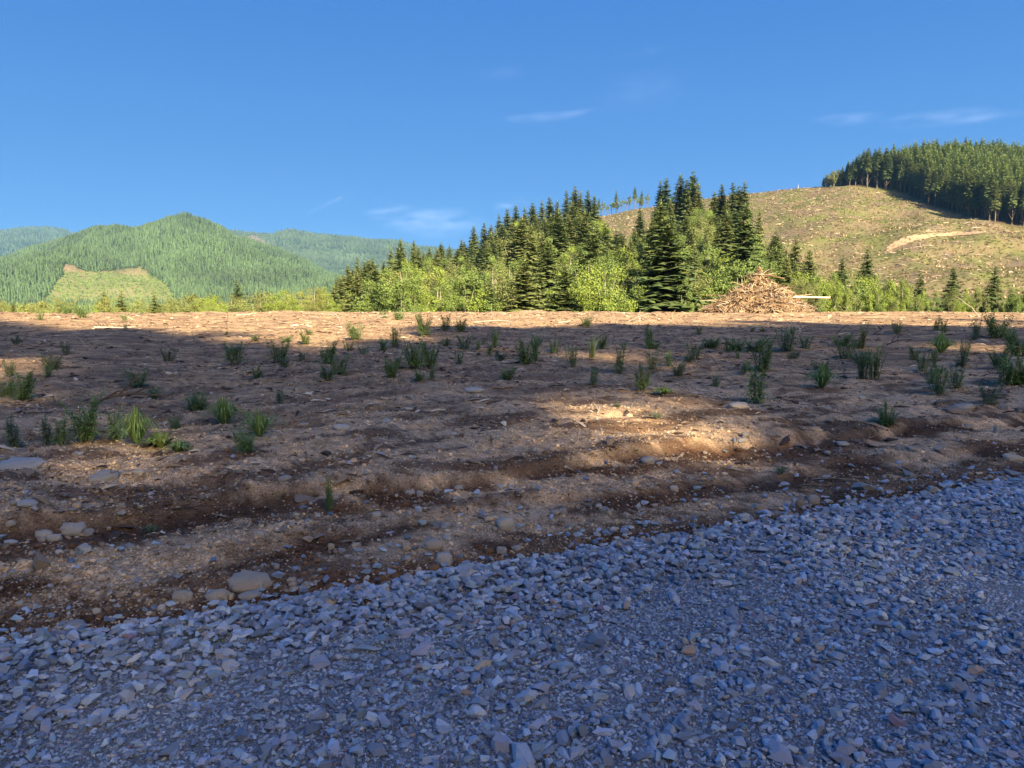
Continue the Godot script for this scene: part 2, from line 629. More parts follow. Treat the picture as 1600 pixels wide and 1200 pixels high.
func leafy_crown(seed_: int, base: float, R: float, clumps: int, leaves: int, size: float, spread := 1.0) -> Array:      # height 1: [mesh, limb ends]
	rng.seed = seed_
	var mb := MB.new()
	var ends := []
	var mid := Vector3(0, lerpf(base, 1.0, 0.46), 0)
	var ry := (1.0 - base) * 0.5
	for k in clumps:
		var dir := Vector3(rng.randfn(), rng.randfn(), rng.randfn()).normalized()
		var m := pow(rng.randf(), 0.45) * 0.84
		var taper := 1.0 - 0.45 * clampf(dir.y * m, 0.0, 1.0)
		var ctr := mid + Vector3(dir.x * R * taper, dir.y * ry, dir.z * R * taper) * m
		var cr := R * rf(0.16, 0.33) * spread
		if k % 5 == 0 and ctr.y > base + 0.1: ends.append(ctr)
		var tone := rf(0.72, 1.22)
		for l in leaves:
			var q := Vector3(rng.randfn(), rng.randfn() * 0.8, rng.randfn()).normalized() * pow(rng.randf(), 0.4) * cr
			var p := ctr + q
			var up := (q.normalized() + Vector3(rf(-1, 1), rf(-0.4, 1.4), rf(-1, 1)) * 0.9).normalized()
			var a := up.cross(Vector3(rf(-1, 1), rf(-1, 1), rf(-1, 1))).normalized() * size * rf(0.6, 1.3)
			var b := up.cross(a).normalized() * size * rf(0.35, 0.6)
			var c := tone * rf(0.8, 1.2)
			mb.quad(p - a, p + b, p + a, p - b, Color(c * rf(0.9, 1.12), c, c * rf(0.8, 1.1)))
	return [mb.mesh(false), ends]

func small_fir(seed_: int) -> ArrayMesh:           # for woods far away: a ragged stack of boughs
	rng.seed = seed_
	var mb := MB.new()
	for i in 5:
		var y := 0.10 + 0.18 * i
		var r := 0.17 * (1.0 - i / 5.6)
		var n := 6
		for k in n:
			var a := TAU * (k + rf(-0.3, 0.3)) / n
			var b := a + TAU / n * 0.9
			var q := rf(0.75, 1.25)
			var c := rf(0.8, 1.15)
			mb.tri(Vector3(0, y + 0.30, 0), Vector3(cos(a) * r * q, y + rf(-0.05, 0.03), sin(a) * r * q), Vector3(cos(b) * r * q * 0.9, y + rf(-0.02, 0.06), sin(b) * r * q * 0.9), Color(c, c, c))
	return mb.mesh(false)

func small_bush(seed_: int) -> ArrayMesh:
	rng.seed = seed_
	var mb := MB.new()
	for k in 26:
		var q := Vector3(rng.randfn(), absf(rng.randfn()), rng.randfn()).normalized() * rf(0.35, 1.0)
		var p := Vector3(q.x * 0.5, q.y, q.z * 0.5)
		var a := Vector3(rf(-1, 1), rf(-0.3, 1), rf(-1, 1)).normalized() * 0.26
		var b := a.cross(Vector3(rf(-1, 1), rf(-1, 1), rf(-1, 1))).normalized() * 0.16
		var c := rf(0.75, 1.2)
		mb.tri(p - a, p + b, p + a * 0.8 - b * 0.4, Color(c, c, c))
	return mb.mesh(false)

func weed(seed_: int, stems: int, leaves: int, spread: float, length: float, width: float, droop: float) -> Array:    # height 1: [stems, foliage]
	rng.seed = seed_
	var st := MB.new()
	var fo := MB.new()
	for k in stems:
		var w := rf(0, TAU)
		var lean := spread * sqrt(rng.randf())
		var h := rf(0.45, 0.95) if k else 1.0
		var foot := Vector3(cos(w), 0, sin(w)) * rf(0.01, 0.16) * (0.4 + spread)
		var tip := foot + Vector3(cos(w) * lean * h * 0.7, h, sin(w) * lean * h * 0.7)
		var bend := foot.lerp(tip, 0.5) + Vector3(rf(-0.05, 0.05), 0, rf(-0.05, 0.05)) - Vector3(cos(w), 0, sin(w)) * 0.06 * lean
		st.tube([foot - Vector3(0, 0.05, 0), bend, tip], [0.011, 0.008, 0.003], 5, Color(1, 1, 1))
		var tone := rf(0.85, 1.15)
		for l in leaves:
			var t := lerpf(0.10, 1.0, float(l + 0.5) / leaves)
			var p := foot.lerp(bend, t * 2.0) if t < 0.5 else bend.lerp(tip, t * 2.0 - 1.0)
			var a := l * 2.4 + rf(-0.6, 0.6)
			var o := Vector3(cos(a), 0, sin(a))
			var L := length * (1.0 - 0.65 * t * t) * rf(0.55, 1.25)
			var side := Vector3(-o.z, 0, o.x) * width * rf(0.7, 1.2)
			var rise := lerpf(0.25, 1.3, t * t) + rf(-0.2, 0.25)
			var m := p + (o + Vector3.UP * rise) * L * 0.5
			var e := p + (o * 1.1 + Vector3.UP * (rise * 0.8 - droop)) * L
			var c := tone * rf(0.75, 1.2)
			var col := Color(c * rf(0.88, 1.12), c, c * rf(0.8, 1.05))
			if t < 0.2 and rng.randf() < 0.35: col = Color(c * 1.9, c * 1.35, c * 0.9)      # withered lower leaves
			fo.tri(p, m + side, m - side, col)
			fo.tri(m - side, m + side, e, col * 0.97)
	return [st.mesh(true), fo.mesh(false)]

func tuft(seed_: int, blades: int, droop: float, width := 0.03) -> ArrayMesh:       # long narrow leaves from one root
	rng.seed = seed_
	var mb := MB.new()
	for k in blades:
		var w := rf(0, TAU)
		var o := Vector3(cos(w), 0, sin(w))
		var side := Vector3(-o.z, 0, o.x) * width * rf(0.6, 1.2)
		var lean := rf(0.1, 0.95)
		var h := rf(0.6, 1.05) * (1.0 - 0.35 * lean)
		var a := o * 0.03
		var b := o * (0.03 + lean * 0.28) + Vector3.UP * h * 0.55
		var d := o * (0.03 + lean * 0.55) + Vector3.UP * h * (1.0 - droop * lean * 0.3)
		var e := o * (0.03 + lean * 0.85) + Vector3.UP * h * (1.0 - droop * lean)
		var c := rf(0.75, 1.22)
		var col := Color(c * rf(0.9, 1.1), c, c * 0.95)
		mb.quad(a - side * 0.5, a + side * 0.5, b + side, b - side, col)
		mb.quad(b - side, b + side, d + side * 0.8, d - side * 0.8, col * 1.05)
		mb.tri(d - side * 0.8, d + side * 0.8, e, col * 1.08)
	return mb.mesh(false)

func tree(called: String, kind: String, variant: int, leaf: String, at: Vector3, h: float, wide: float, label: String, category: String, group: String) -> Node3D:
	var t := thing(called, label, category, at, rf(0, TAU), group)
	t.scale = Vector3(h * wide, h, h * wide)
	part("trunk", S["%s_trunk_%d" % [kind, variant]], M.bark if kind != "alder" else M.alder_bark, t)
	part("crown", S["%s_%d" % [kind, variant]], M[leaf], t)
	return t

func make_shapes() -> void:
	for k in 5:
		S["fir_%d" % k] = fir_crown(300 + k, [0.05, 0.10, 0.16, 0.07, 0.2][k], [0.21, 0.19, 0.17, 0.24, 0.155][k], [46, 48, 46, 42, 44][k], [11, 11, 10, 11, 10][k], [0.3, 0.35, 0.4, 0.25, 0.45][k])
		S["fir_trunk_%d" % k] = trunk_mesh(320 + k, 0.96, 0.012, [])
	for k in 4:                                       # grown close together: bare below
		S["stand_fir_%d" % k] = fir_crown(340 + k, [0.34, 0.42, 0.28, 0.48][k], [0.135, 0.12, 0.15, 0.115][k], 32, 10, 0.35)
		S["stand_fir_trunk_%d" % k] = trunk_mesh(350 + k, 0.96, 0.011, [Vector3(0.06, 0.34, 0.02), Vector3(-0.05, 0.28, 0.04), Vector3(0.01, 0.22, -0.05)])
	for k in 2:
		S["lifted_fir_%d" % k] = fir_crown(360 + k, [0.76, 0.80][k], [0.19, 0.18][k], 16, 10, 0.35)
		S["lifted_fir_trunk_%d" % k] = trunk_mesh(365 + k, 0.96, 0.0065, [])
	for k in 6:
		var c := leafy_crown(400 + k, [0.12, 0.18, 0.05, 0.22, 0.10, 0.06][k], [0.33, 0.28, 0.42, 0.30, 0.38, 0.24][k], [38, 34, 40, 32, 42, 32][k], 300, [0.0095, 0.009, 0.0105, 0.010, 0.0095, 0.0095][k])
		S["alder_%d" % k] = c[0]
		S["alder_trunk_%d" % k] = trunk_mesh(420 + k, 0.8, 0.014, c[1])
	for k in 3:                                       # thin trees left on the ridge
		var c := leafy_crown(440 + k, 0.45, 0.14, 20, 34, 0.022)
		S["ridge_%d" % k] = c[0]
		S["ridge_trunk_%d" % k] = trunk_mesh(450 + k, 0.92, 0.010, c[1])
	S.dead_0 = trunk_mesh(470, 0.98, 0.013, [Vector3(0.13, 0.55, 0.05), Vector3(-0.1, 0.7, 0.06), Vector3(0.03, 0.8, -0.1), Vector3(-0.09, 0.4, -0.08), Vector3(0.1, 0.85, 0.0)])
	for k in 3:
		S["small_fir_%d" % k] = small_fir(500 + k)
		S["small_bush_%d" % k] = small_bush(510 + k)
	var w := [[10, 40, 0.40, 0.25, 0.018, 0.3], [17, 34, 0.52, 0.24, 0.017, 0.3], [6, 54, 0.20, 0.22, 0.017, 0.35], [24, 28, 0.75, 0.25, 0.018, 0.4], [7, 46, 0.30, 0.28, 0.019, 0.4], [15, 44, 0.34, 0.19, 0.011, 0.15]]
	for k in 6:
		var a: Array = w[k]
		var p := weed(600 + k, a[0], a[1], a[2], a[3], a[4], a[5])
		S["weed_stem_%d" % k] = p[0]
		S["weed_leaf_%d" % k] = p[1]
	for k in 3: S["tuft_%d" % k] = tuft(630 + k, [110, 150, 44][k], [0.5, 0.8, 0.7][k], [0.013, 0.015, 0.055][k])
	for k in 6: S["cobble_%d" % k] = cobble(k, [0.4, 0.6, 0.5, 0.85, 0.7, 0.55][k])
	for k in 4: S["broken_%d" % k] = crushed(200 + k, [10, 12, 9, 11][k])
	S.grit = cobble(9, 0.4, 4, 6)
	S.clod = cobble(12, 1.1, 6, 9)
	for k in 8: S["stick_%d" % k] = stick(700 + k, [0.10, 0.25, 0.05, 0.35, 0.15, 0.0, 0.2, 0.3][k], [0, 2, 1, 3, 0, 0, 2, 1][k])
	var mb := MB.new()
	mb.tube([Vector3(-0.5, 0, 0), Vector3(0.0, 0.06, 0.02), Vector3(0.5, 0, -0.03)], [0.03, 0.075, 0.02], 4)
	S.chip = mb.mesh(false)

func stick(seed_: int, bend: float, forks: int) -> ArrayMesh:       # length 1 along x
	rng.seed = seed_
	var mb := MB.new()
	var pts := []
	var rad := []
	for k in 6:
		var t := k / 5.0
		pts.append(Vector3(t - 0.5, bend * sin(PI * t) * 0.25 + rf(-0.012, 0.012), bend * sin(t * 4.0) * 0.35 + rf(-0.015, 0.015)))
		rad.append(lerpf(0.016, 0.006, t))
	mb.tube(pts, rad, 6)
	for f in forks:
		var p: Vector3 = pts[1 + f]
		var e := p + Vector3(rf(0.1, 0.3), rf(0.02, 0.22), rf(-0.25, 0.25))
		mb.tube([p, p.lerp(e, 0.5) + Vector3(0, 0.02, 0), e], [0.013, 0.009, 0.004], 5)
	return mb.mesh(true)

# ------------------------------------------------------------------ sky
func wisp(im: Image, az: float, el: float, wide: float, high: float, tilt: float, strength: float, seed_: int) -> void:     # degrees
	var W := im.get_width()
	var H := im.get_height()
	var per := W / 360.0
	var reach := int(wide * 0.75 * per)
	var cx := int(az * per)
	var cy := int((90.0 - el) * per)
	var ry := int((high + wide * absf(sin(tilt)) * 0.5) * 1.2 * per) + 2
	for y in range(maxi(cy - ry, 0), mini(cy + ry, H / 2 - 1)):
		for dx in range(-reach, reach):
			var q := Vector2(dx, y - cy) / per
			q = q.rotated(tilt)
			var r := Vector2(q.x / (wide * 0.5), q.y / (high * 0.5)).length()
			if r > 1.3: continue
			var n := nz.get_noise_2d(q.x * 9.0 + seed_ * 50.0, q.y * 55.0) * 0.6 + nz.get_noise_2d(q.x * 40.0 + seed_ * 90.0, q.y * 130.0) * 0.4
			var a := strength * clampf(1.0 - r / 1.3, 0, 1) * clampf(0.45 + 1.3 * n, 0, 1)
			if a <= 0.004: continue
			var px := posmod(cx + dx, W)
			var was := im.get_pixel(px, y).a
			im.set_pixel(px, y, Color(0.97, 0.98, 1.0, minf(1.0, was + a)))

func make_air() -> void:
	var cam := Camera3D.new()
	cam.name = "camera"
	cam.fov = rad_to_deg(2.0 * atan(600.0 / F))
	cam.near = 0.05
	cam.far = 20000.0
	cam.transform = Transform3D(look, EYE)
	add_child(cam)
	cam.current = true
	var sun := DirectionalLight3D.new()
	sun.name = "sun"
	sun.light_color = Color(1.0, 0.90, 0.74)
	sun.light_energy = 1.6
	sun.light_angular_distance = 0.53
	sun.shadow_enabled = true
	sun.sky_mode = DirectionalLight3D.SKY_MODE_LIGHT_AND_SKY
	var e := deg_to_rad(SUN_ELEVATION)
	var to_sun := (SUN_FROM.normalized() * cos(e) + Vector3.UP * sin(e)).normalized()
	add_child(sun)
	sun.look_at_from_position(to_sun * 100.0, Vector3.ZERO)
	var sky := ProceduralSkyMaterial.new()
	sky.sky_top_color = Color(0.0030, 0.030, 0.126).linear_to_srgb()
	sky.sky_horizon_color = Color(0.036, 0.096, 0.192).linear_to_srgb()
	sky.sky_curve = 0.214
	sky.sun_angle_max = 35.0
	sky.sun_curve = 1.1  # glow round the sun widened to fill the shade with warm light
	sky.ground_horizon_color = Color(0.42, 0.46, 0.44)
	sky.ground_bottom_color = Color(0.20, 0.19, 0.15)
	var im := Image.create_empty(3072, 1536, false, Image.FORMAT_RGBA8)
	im.fill(Color(1, 1, 1, 0))
	for w in [[650, 338, 6.5, 1.0, 0.12, 0.26], [690, 352, 6.0, 1.3, 0.05, 0.20], [605, 328, 3.4, 0.5, 0.14, 0.26], [660, 358, 5.0, 1.6, -0.05, 0.14], [800, 322, 2.4, 1.0, 0.0, 0.45], [845, 182, 5.5, 0.6, 0.06, 0.16], [890, 178, 4.0, 0.35, 0.12, 0.12], [1330, 186, 4.5, 0.7, -0.03, 0.13], [1460, 187, 6.0, 0.9, 0.02, 0.15], [1540, 182, 4.0, 0.5, 0.05, 0.12], [980, 82, 6.0, 0.9, 0.10, 0.07], [770, 112, 4.0, 1.2, 0.1, 0.05], [135, 343, 1.6, 0.4, 0.0, 0.18], [1010, 140, 7.0, 2.5, 0.1, 0.04]]:
		var r := ray(w[0], w[1])
		wisp(im, rad_to_deg(atan2(r.x, -r.z)), rad_to_deg(asin(r.normalized().y)), w[2], w[3], w[4], w[5], int(w[0]))
	rng.seed = 31
	for k in 44:                                          # the same thin cirrus all the way round
		var az := rf(45.0, 315.0)
		wisp(im, az, rf(4.0, 30.0), rf(3.0, 9.0), rf(0.5, 2.0), rf(-0.15, 0.15), rf(0.06, 0.25), k + 11)
	for k in 60:                                          # a short vapour trail
		var t := k / 59.0
		var r := ray(lerpf(476, 531, t), lerpf(334, 308, t))
		var a := rad_to_deg(atan2(r.x, -r.z)) * 3072.0 / 360.0
		var y := (90.0 - rad_to_deg(asin(r.normalized().y))) * 3072.0 / 360.0
		im.set_pixel(posmod(int(a), 3072), int(y), Color(1, 1, 1, 0.02 + 0.06 * t))
	sky.sky_cover = ImageTexture.create_from_image(im)
	sky.sky_cover_modulate = Color(0.62, 0.62, 0.62)
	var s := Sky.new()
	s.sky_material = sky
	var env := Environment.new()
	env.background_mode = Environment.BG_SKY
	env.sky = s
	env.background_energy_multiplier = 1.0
	env.tonemap_mode = Environment.TONE_MAPPER_LINEAR
	env.tonemap_exposure = 4.6
	env.sdfgi_enabled = true
	env.ssao_enabled = true
	env.ssil_enabled = true
	env.fog_enabled = true
	env.fog_density = 0.00005
	env.fog_light_color = Color(0.46, 0.72, 1.0)
	var we := WorldEnvironment.new()
	we.name = "air"
	we.environment = env
	add_child(we)

func make_paints() -> void:
	var soil_tex := noise_texture(0.07, 5, Color(0.42, 0.40, 0.38), Color(1, 1, 1), 1024, 3)
	var soil_bump := noise_texture(0.10, 5, Color(0, 0, 0), Color(1, 1, 1), 1024, 4)
	grain(paint("soil", Color(2.4, 2.4, 2.4), 0.97, true), soil_tex, 0.62, soil_bump, 3.0)
	grain(paint("gravel_bed", Color(0.60, 0.65, 0.72), 0.95), soil_tex, 1.2, soil_bump, 2.0)
	var stone_tex := noise_texture(0.05, 5, Color(0.66, 0.66, 0.66), Color(1, 1, 1), 512, 8)
	grain(paint("stone_tinted", Color(1.5, 1.5, 1.5), 0.8, true), stone_tex, 9.0)
	var tones := [Color(0.34, 0.37, 0.41), Color(0.27, 0.295, 0.34), Color(0.41, 0.44, 0.48), Color(0.32, 0.37, 0.39), Color(0.36, 0.36, 0.41), Color(0.23, 0.255, 0.295), Color(0.42, 0.42, 0.42)]
	for k in 7: grain(paint("stone_%d" % k, tones[k] * 1.55, 0.8), stone_tex, 9.0, stone_tex, 0.5)
	var rock := [Color(0.46, 0.385, 0.29), Color(0.40, 0.36, 0.30), Color(0.50, 0.45, 0.37), Color(0.30, 0.235, 0.17), Color(0.33, 0.325, 0.31), Color(0.50, 0.48, 0.43)]
	for k in 6: grain(paint("rock_%d" % k, rock[k] * 1.3, 0.9), stone_tex, 6.0, stone_tex, 0.8)
	paint("grit", Color(1, 1, 1), 0.95, true)
	paint("bark", Color(0.115, 0.09, 0.068), 0.95)
	paint("alder_bark", Color(0.26, 0.24, 0.20), 0.9)
	paint("pale_wood", Color(0.50, 0.43, 0.33), 0.85)
	paint("grey_wood", Color(0.27, 0.245, 0.215), 0.9)
	paint("brown_wood", Color(0.165, 0.112, 0.07), 0.9)
	paint("dark_wood", Color(0.075, 0.055, 0.042), 0.9)
	paint("tan_wood", Color(0.32, 0.235, 0.15), 0.9)
	paint("white_wood", Color(0.60, 0.56, 0.49), 0.8)
	paint("pile_core", Color(0.20, 0.145, 0.095), 0.97)
	leaf_paint("fir_dark", Color(0.092, 0.138, 0.054), 0.35)
	leaf_paint("fir_mid", Color(0.135, 0.182, 0.065), 0.4)
	leaf_paint("fir_olive", Color(0.160, 0.198, 0.072), 0.4)
	leaf_paint("leaf_bright", Color(0.160, 0.225, 0.048), 0.4)
	leaf_paint("leaf_mid", Color(0.112, 0.170, 0.048), 0.35)
	leaf_paint("leaf_olive", Color(0.135, 0.165, 0.060), 0.35)
	leaf_paint("leaf_yellow", Color(0.175, 0.205, 0.068), 0.4)
	leaf_paint("leaf_ridge", Color(0.14, 0.19, 0.085), 0.5)
	leaf_paint("weed_green", Color(0.225, 0.345, 0.12), 0.6)
	leaf_paint("weed_light", Color(0.215, 0.300, 0.085), 0.5)
	leaf_paint("weed_dark", Color(0.18, 0.285, 0.11), 0.6)
	leaf_paint("weed_grey", Color(0.170, 0.225, 0.130), 0.45)
	paint("weed_stem", Color(0.17, 0.20, 0.085), 0.8)
	leaf_paint("wood_far", Color(0.056, 0.094, 0.048), 0.25)
	leaf_paint("brush_far", Color(1, 1, 1), 0.3)
	var hill_tex := noise_texture(0.06, 5, Color(0.55, 0.55, 0.55), Color(1, 1, 1), 1024, 12)
	grain(paint("logged_slope", Color(1.08, 1.08, 1.08), 0.97, true), hill_tex, 0.035)
	grain(paint("wooded_slope", Color(1.2, 1.2, 1.2), 0.97, true), hill_tex, 0.004)

# ------------------------------------------------------------------ far hills
func inside(p: Vector2, poly: PackedVector2Array) -> bool:
	return Geometry2D.is_point_in_polygon(p, poly)

func blotch(p: Vector3, k: float) -> float:
	return nz.get_noise_2d(p.x * k, p.z * k)

func make_far_hills() -> void:
	# the farthest ridge
	var far := make_hill([[-260, 372, 7200], [-120, 366, 7200], [0, 363, 7200], [40, 358, 7200], [72, 357, 7200], [95, 360, 7200], [130, 372, 7200], [220, 388, 7200], [330, 400, 7200]], 4600.0, -20.0, 9500.0, 0.0, 70.0, 0.06, 20.0)
	structure("far_ridge", hill_mesh(far, 70, 40, func(p, _a, _d): return Color(0.05, 0.085, 0.04) * (1.0 + 0.4 * blotch(p, 0.1))), M.wooded_slope)
	# the ridge beyond the wooded hill
	var mid := make_hill([[180, 392, 5000], [300, 368, 5000], [335, 362, 5000], [370, 361, 5000], [402, 365, 5000], [425, 366, 5000], [455, 362, 5000], [500, 369, 5000], [550, 373, 5000], [575, 377, 5000], [612, 378, 5000], [660, 388, 5000], [720, 394, 5000], [820, 402, 5000], [1000, 420, 5000]], 3100.0, -20.0, 7000.0, 0.0, 60.0, 0.09, 10.0)
	var scar := PackedVector2Array([Vector2(378, 372), Vector2(398, 368), Vector2(412, 378), Vector2(432, 392), Vector2(445, 402), Vector2(425, 396), Vector2(400, 386)])
	var scar2 := PackedVector2Array([Vector2(468, 428), Vector2(490, 426), Vector2(500, 434), Vector2(486, 436)])
	structure("middle_ridge", hill_mesh(mid, 150, 70, func(p, _a, _d):
		var q := pix(p)
		if inside(q, scar) or inside(q, scar2): return Color(0.22, 0.18, 0.14)
		return Color(0.085, 0.135, 0.06) * (1.0 + 0.5 * blotch(p, 0.15))), M.wooded_slope)
	# the wooded hill with a logged patch low on it
	var near := make_hill([[-260, 432, 2800], [-120, 420, 2800], [0, 411, 2800], [60, 393, 2800], [110, 377, 2800], [150, 364, 2800], [175, 361, 2800], [210, 362, 2800], [240, 357, 2800], [268, 349, 2800], [288, 347, 2800], [310, 349, 2800], [340, 357, 2800], [380, 381, 2800], [430, 411, 2800], [480, 431, 2800], [520, 447, 2800], [580, 468, 2800], [660, 476, 2800]], 1300.0, -16.0, 4200.0, -16.0, 60.0, 0.26, 26.0)
	var cut := PackedVector2Array([Vector2(62, 480), Vector2(80, 455), Vector2(97, 430), Vector2(104, 418), Vector2(118, 416), Vector2(130, 424), Vector2(155, 425), Vector2(185, 421), Vector2(222, 419), Vector2(236, 430), Vector2(255, 440), Vector2(266, 452), Vector2(275, 470), Vector2(300, 482)])
	var bare := [PackedVector2Array([Vector2(94, 424), Vector2(102, 412), Vector2(114, 411), Vector2(132, 425), Vector2(138, 436), Vector2(122, 428), Vector2(106, 426)]), PackedVector2Array([Vector2(158, 424), Vector2(190, 421), Vector2(206, 418), Vector2(222, 417), Vector2(236, 430), Vector2(220, 431), Vector2(192, 428)])]
	structure("wooded_hill", hill_mesh(near, 200, 120, func(p, _a, _d):
		var q := pix(p)
		for b in bare:
			if inside(q, b): return Color(0.25, 0.195, 0.12).lerp(Color(0.15, 0.16, 0.07), clampf(0.5 + 2.0 * blotch(p, 3.0), 0, 1))
		if inside(q, cut): return Color(0.17, 0.215, 0.07).lerp(Color(0.23, 0.23, 0.11), clampf(0.4 + 1.5 * blotch(p, 1.5), 0, 1))
		return Color(0.05, 0.08, 0.035)), M.wooded_slope)
	var woods := [[], [], []]
	var tints := [PackedColorArray(), PackedColorArray(), PackedColorArray()]
	var brush := []
	var brush_tint := PackedColorArray()
	rng.seed = 88
	for spec in [[near, 80000, 1300.0, 3050.0, 11.0, 17.0, 0], [mid, 36000, 3100.0, 5300.0, 17.0, 26.0, 1], [far, 14000, 5000.0, 7400.0, 22.0, 32.0, 2]]:
		var h: Hill = spec[0]
		for k in spec[1]:
			var a := rf(h.az[0], h.az[-1])
			var d: float = sqrt(rf(spec[2] * spec[2], spec[3] * spec[3]))
			var p := out_to(a, d, h.height(a, d))
			var q := pix(p)
			var tall := rf(spec[4], spec[5])
			var g := 0.85 + 0.4 * blotch(p, 0.5) + rf(-0.3, 0.3)
			var tint := Color(g, g, g)
			if spec[6] == 0:
				var no := false
				for b in bare: no = no or inside(q, b)
				if no and rng.randf() < 0.8: continue
				if inside(q, cut):
					if rng.randf() < 0.75:
						brush.append(lay(p, Vector3(4, 3.5, 4) * rf(0.6, 1.5), rf(0, TAU)))
						brush_tint.append(Color(0.13, 0.19, 0.06) * rf(0.8, 1.35))
					continue
				tint = tint * Color(1.05, 1.12, 1.0)
			elif spec[6] == 1:
				if (inside(q, scar) or inside(q, scar2)) and rng.randf() < 0.85: continue
				if blotch(p, 0.7) > 0.32 and rng.randf() < 0.5: continue
				var crest := h.height(a, h.pick(h.dist, a))
				if q.x < 430 or p.y < crest - 110.0 - 60.0 * blotch(p, 0.2):         # younger trees lower down
					tall *= 0.62
					if rng.randf() < 0.3: continue
			woods[k % 3].append(lay(p - Vector3(0, 0.06 * tall, 0), Vector3(tall * 1.5, tall, tall * 1.5), rf(0, TAU)))
			tint.a = 1.0
			tints[k % 3].append(tint)
	for k in 3:
		many("hill_forest", S["small_fir_%d" % k], M.wood_far, woods[k], tints[k], self, ["dense conifer forest covering the distant hills", "conifer trees mixed through the forest of the distant hills", "pointed conifers scattered all over the distant wooded hills"][k], "forest")
	many("hill_regrowth", S.small_bush_0, M.brush_far, brush, brush_tint, self, "light green young regrowth on the logged patch of the wooded hill", "regrowth")

# ------------------------------------------------------------------ the logged hill
var logged: Hill
const WOOD_EDGE := [[1270, 296], [1330, 290], [1410, 301], [1450, 320], [1500, 335], [1560, 349], [1600, 354], [1700, 366], [1900, 390]]

func wood_edge(px: float) -> float:
	for i in range(1, WOOD_EDGE.size()):
		if px <= WOOD_EDGE[i][0]:
			return lerpf(WOOD_EDGE[i - 1][1], WOOD_EDGE[i][1], (px - WOOD_EDGE[i - 1][0]) / float(WOOD_EDGE[i][0] - WOOD_EDGE[i - 1][0]))
	return 390.0

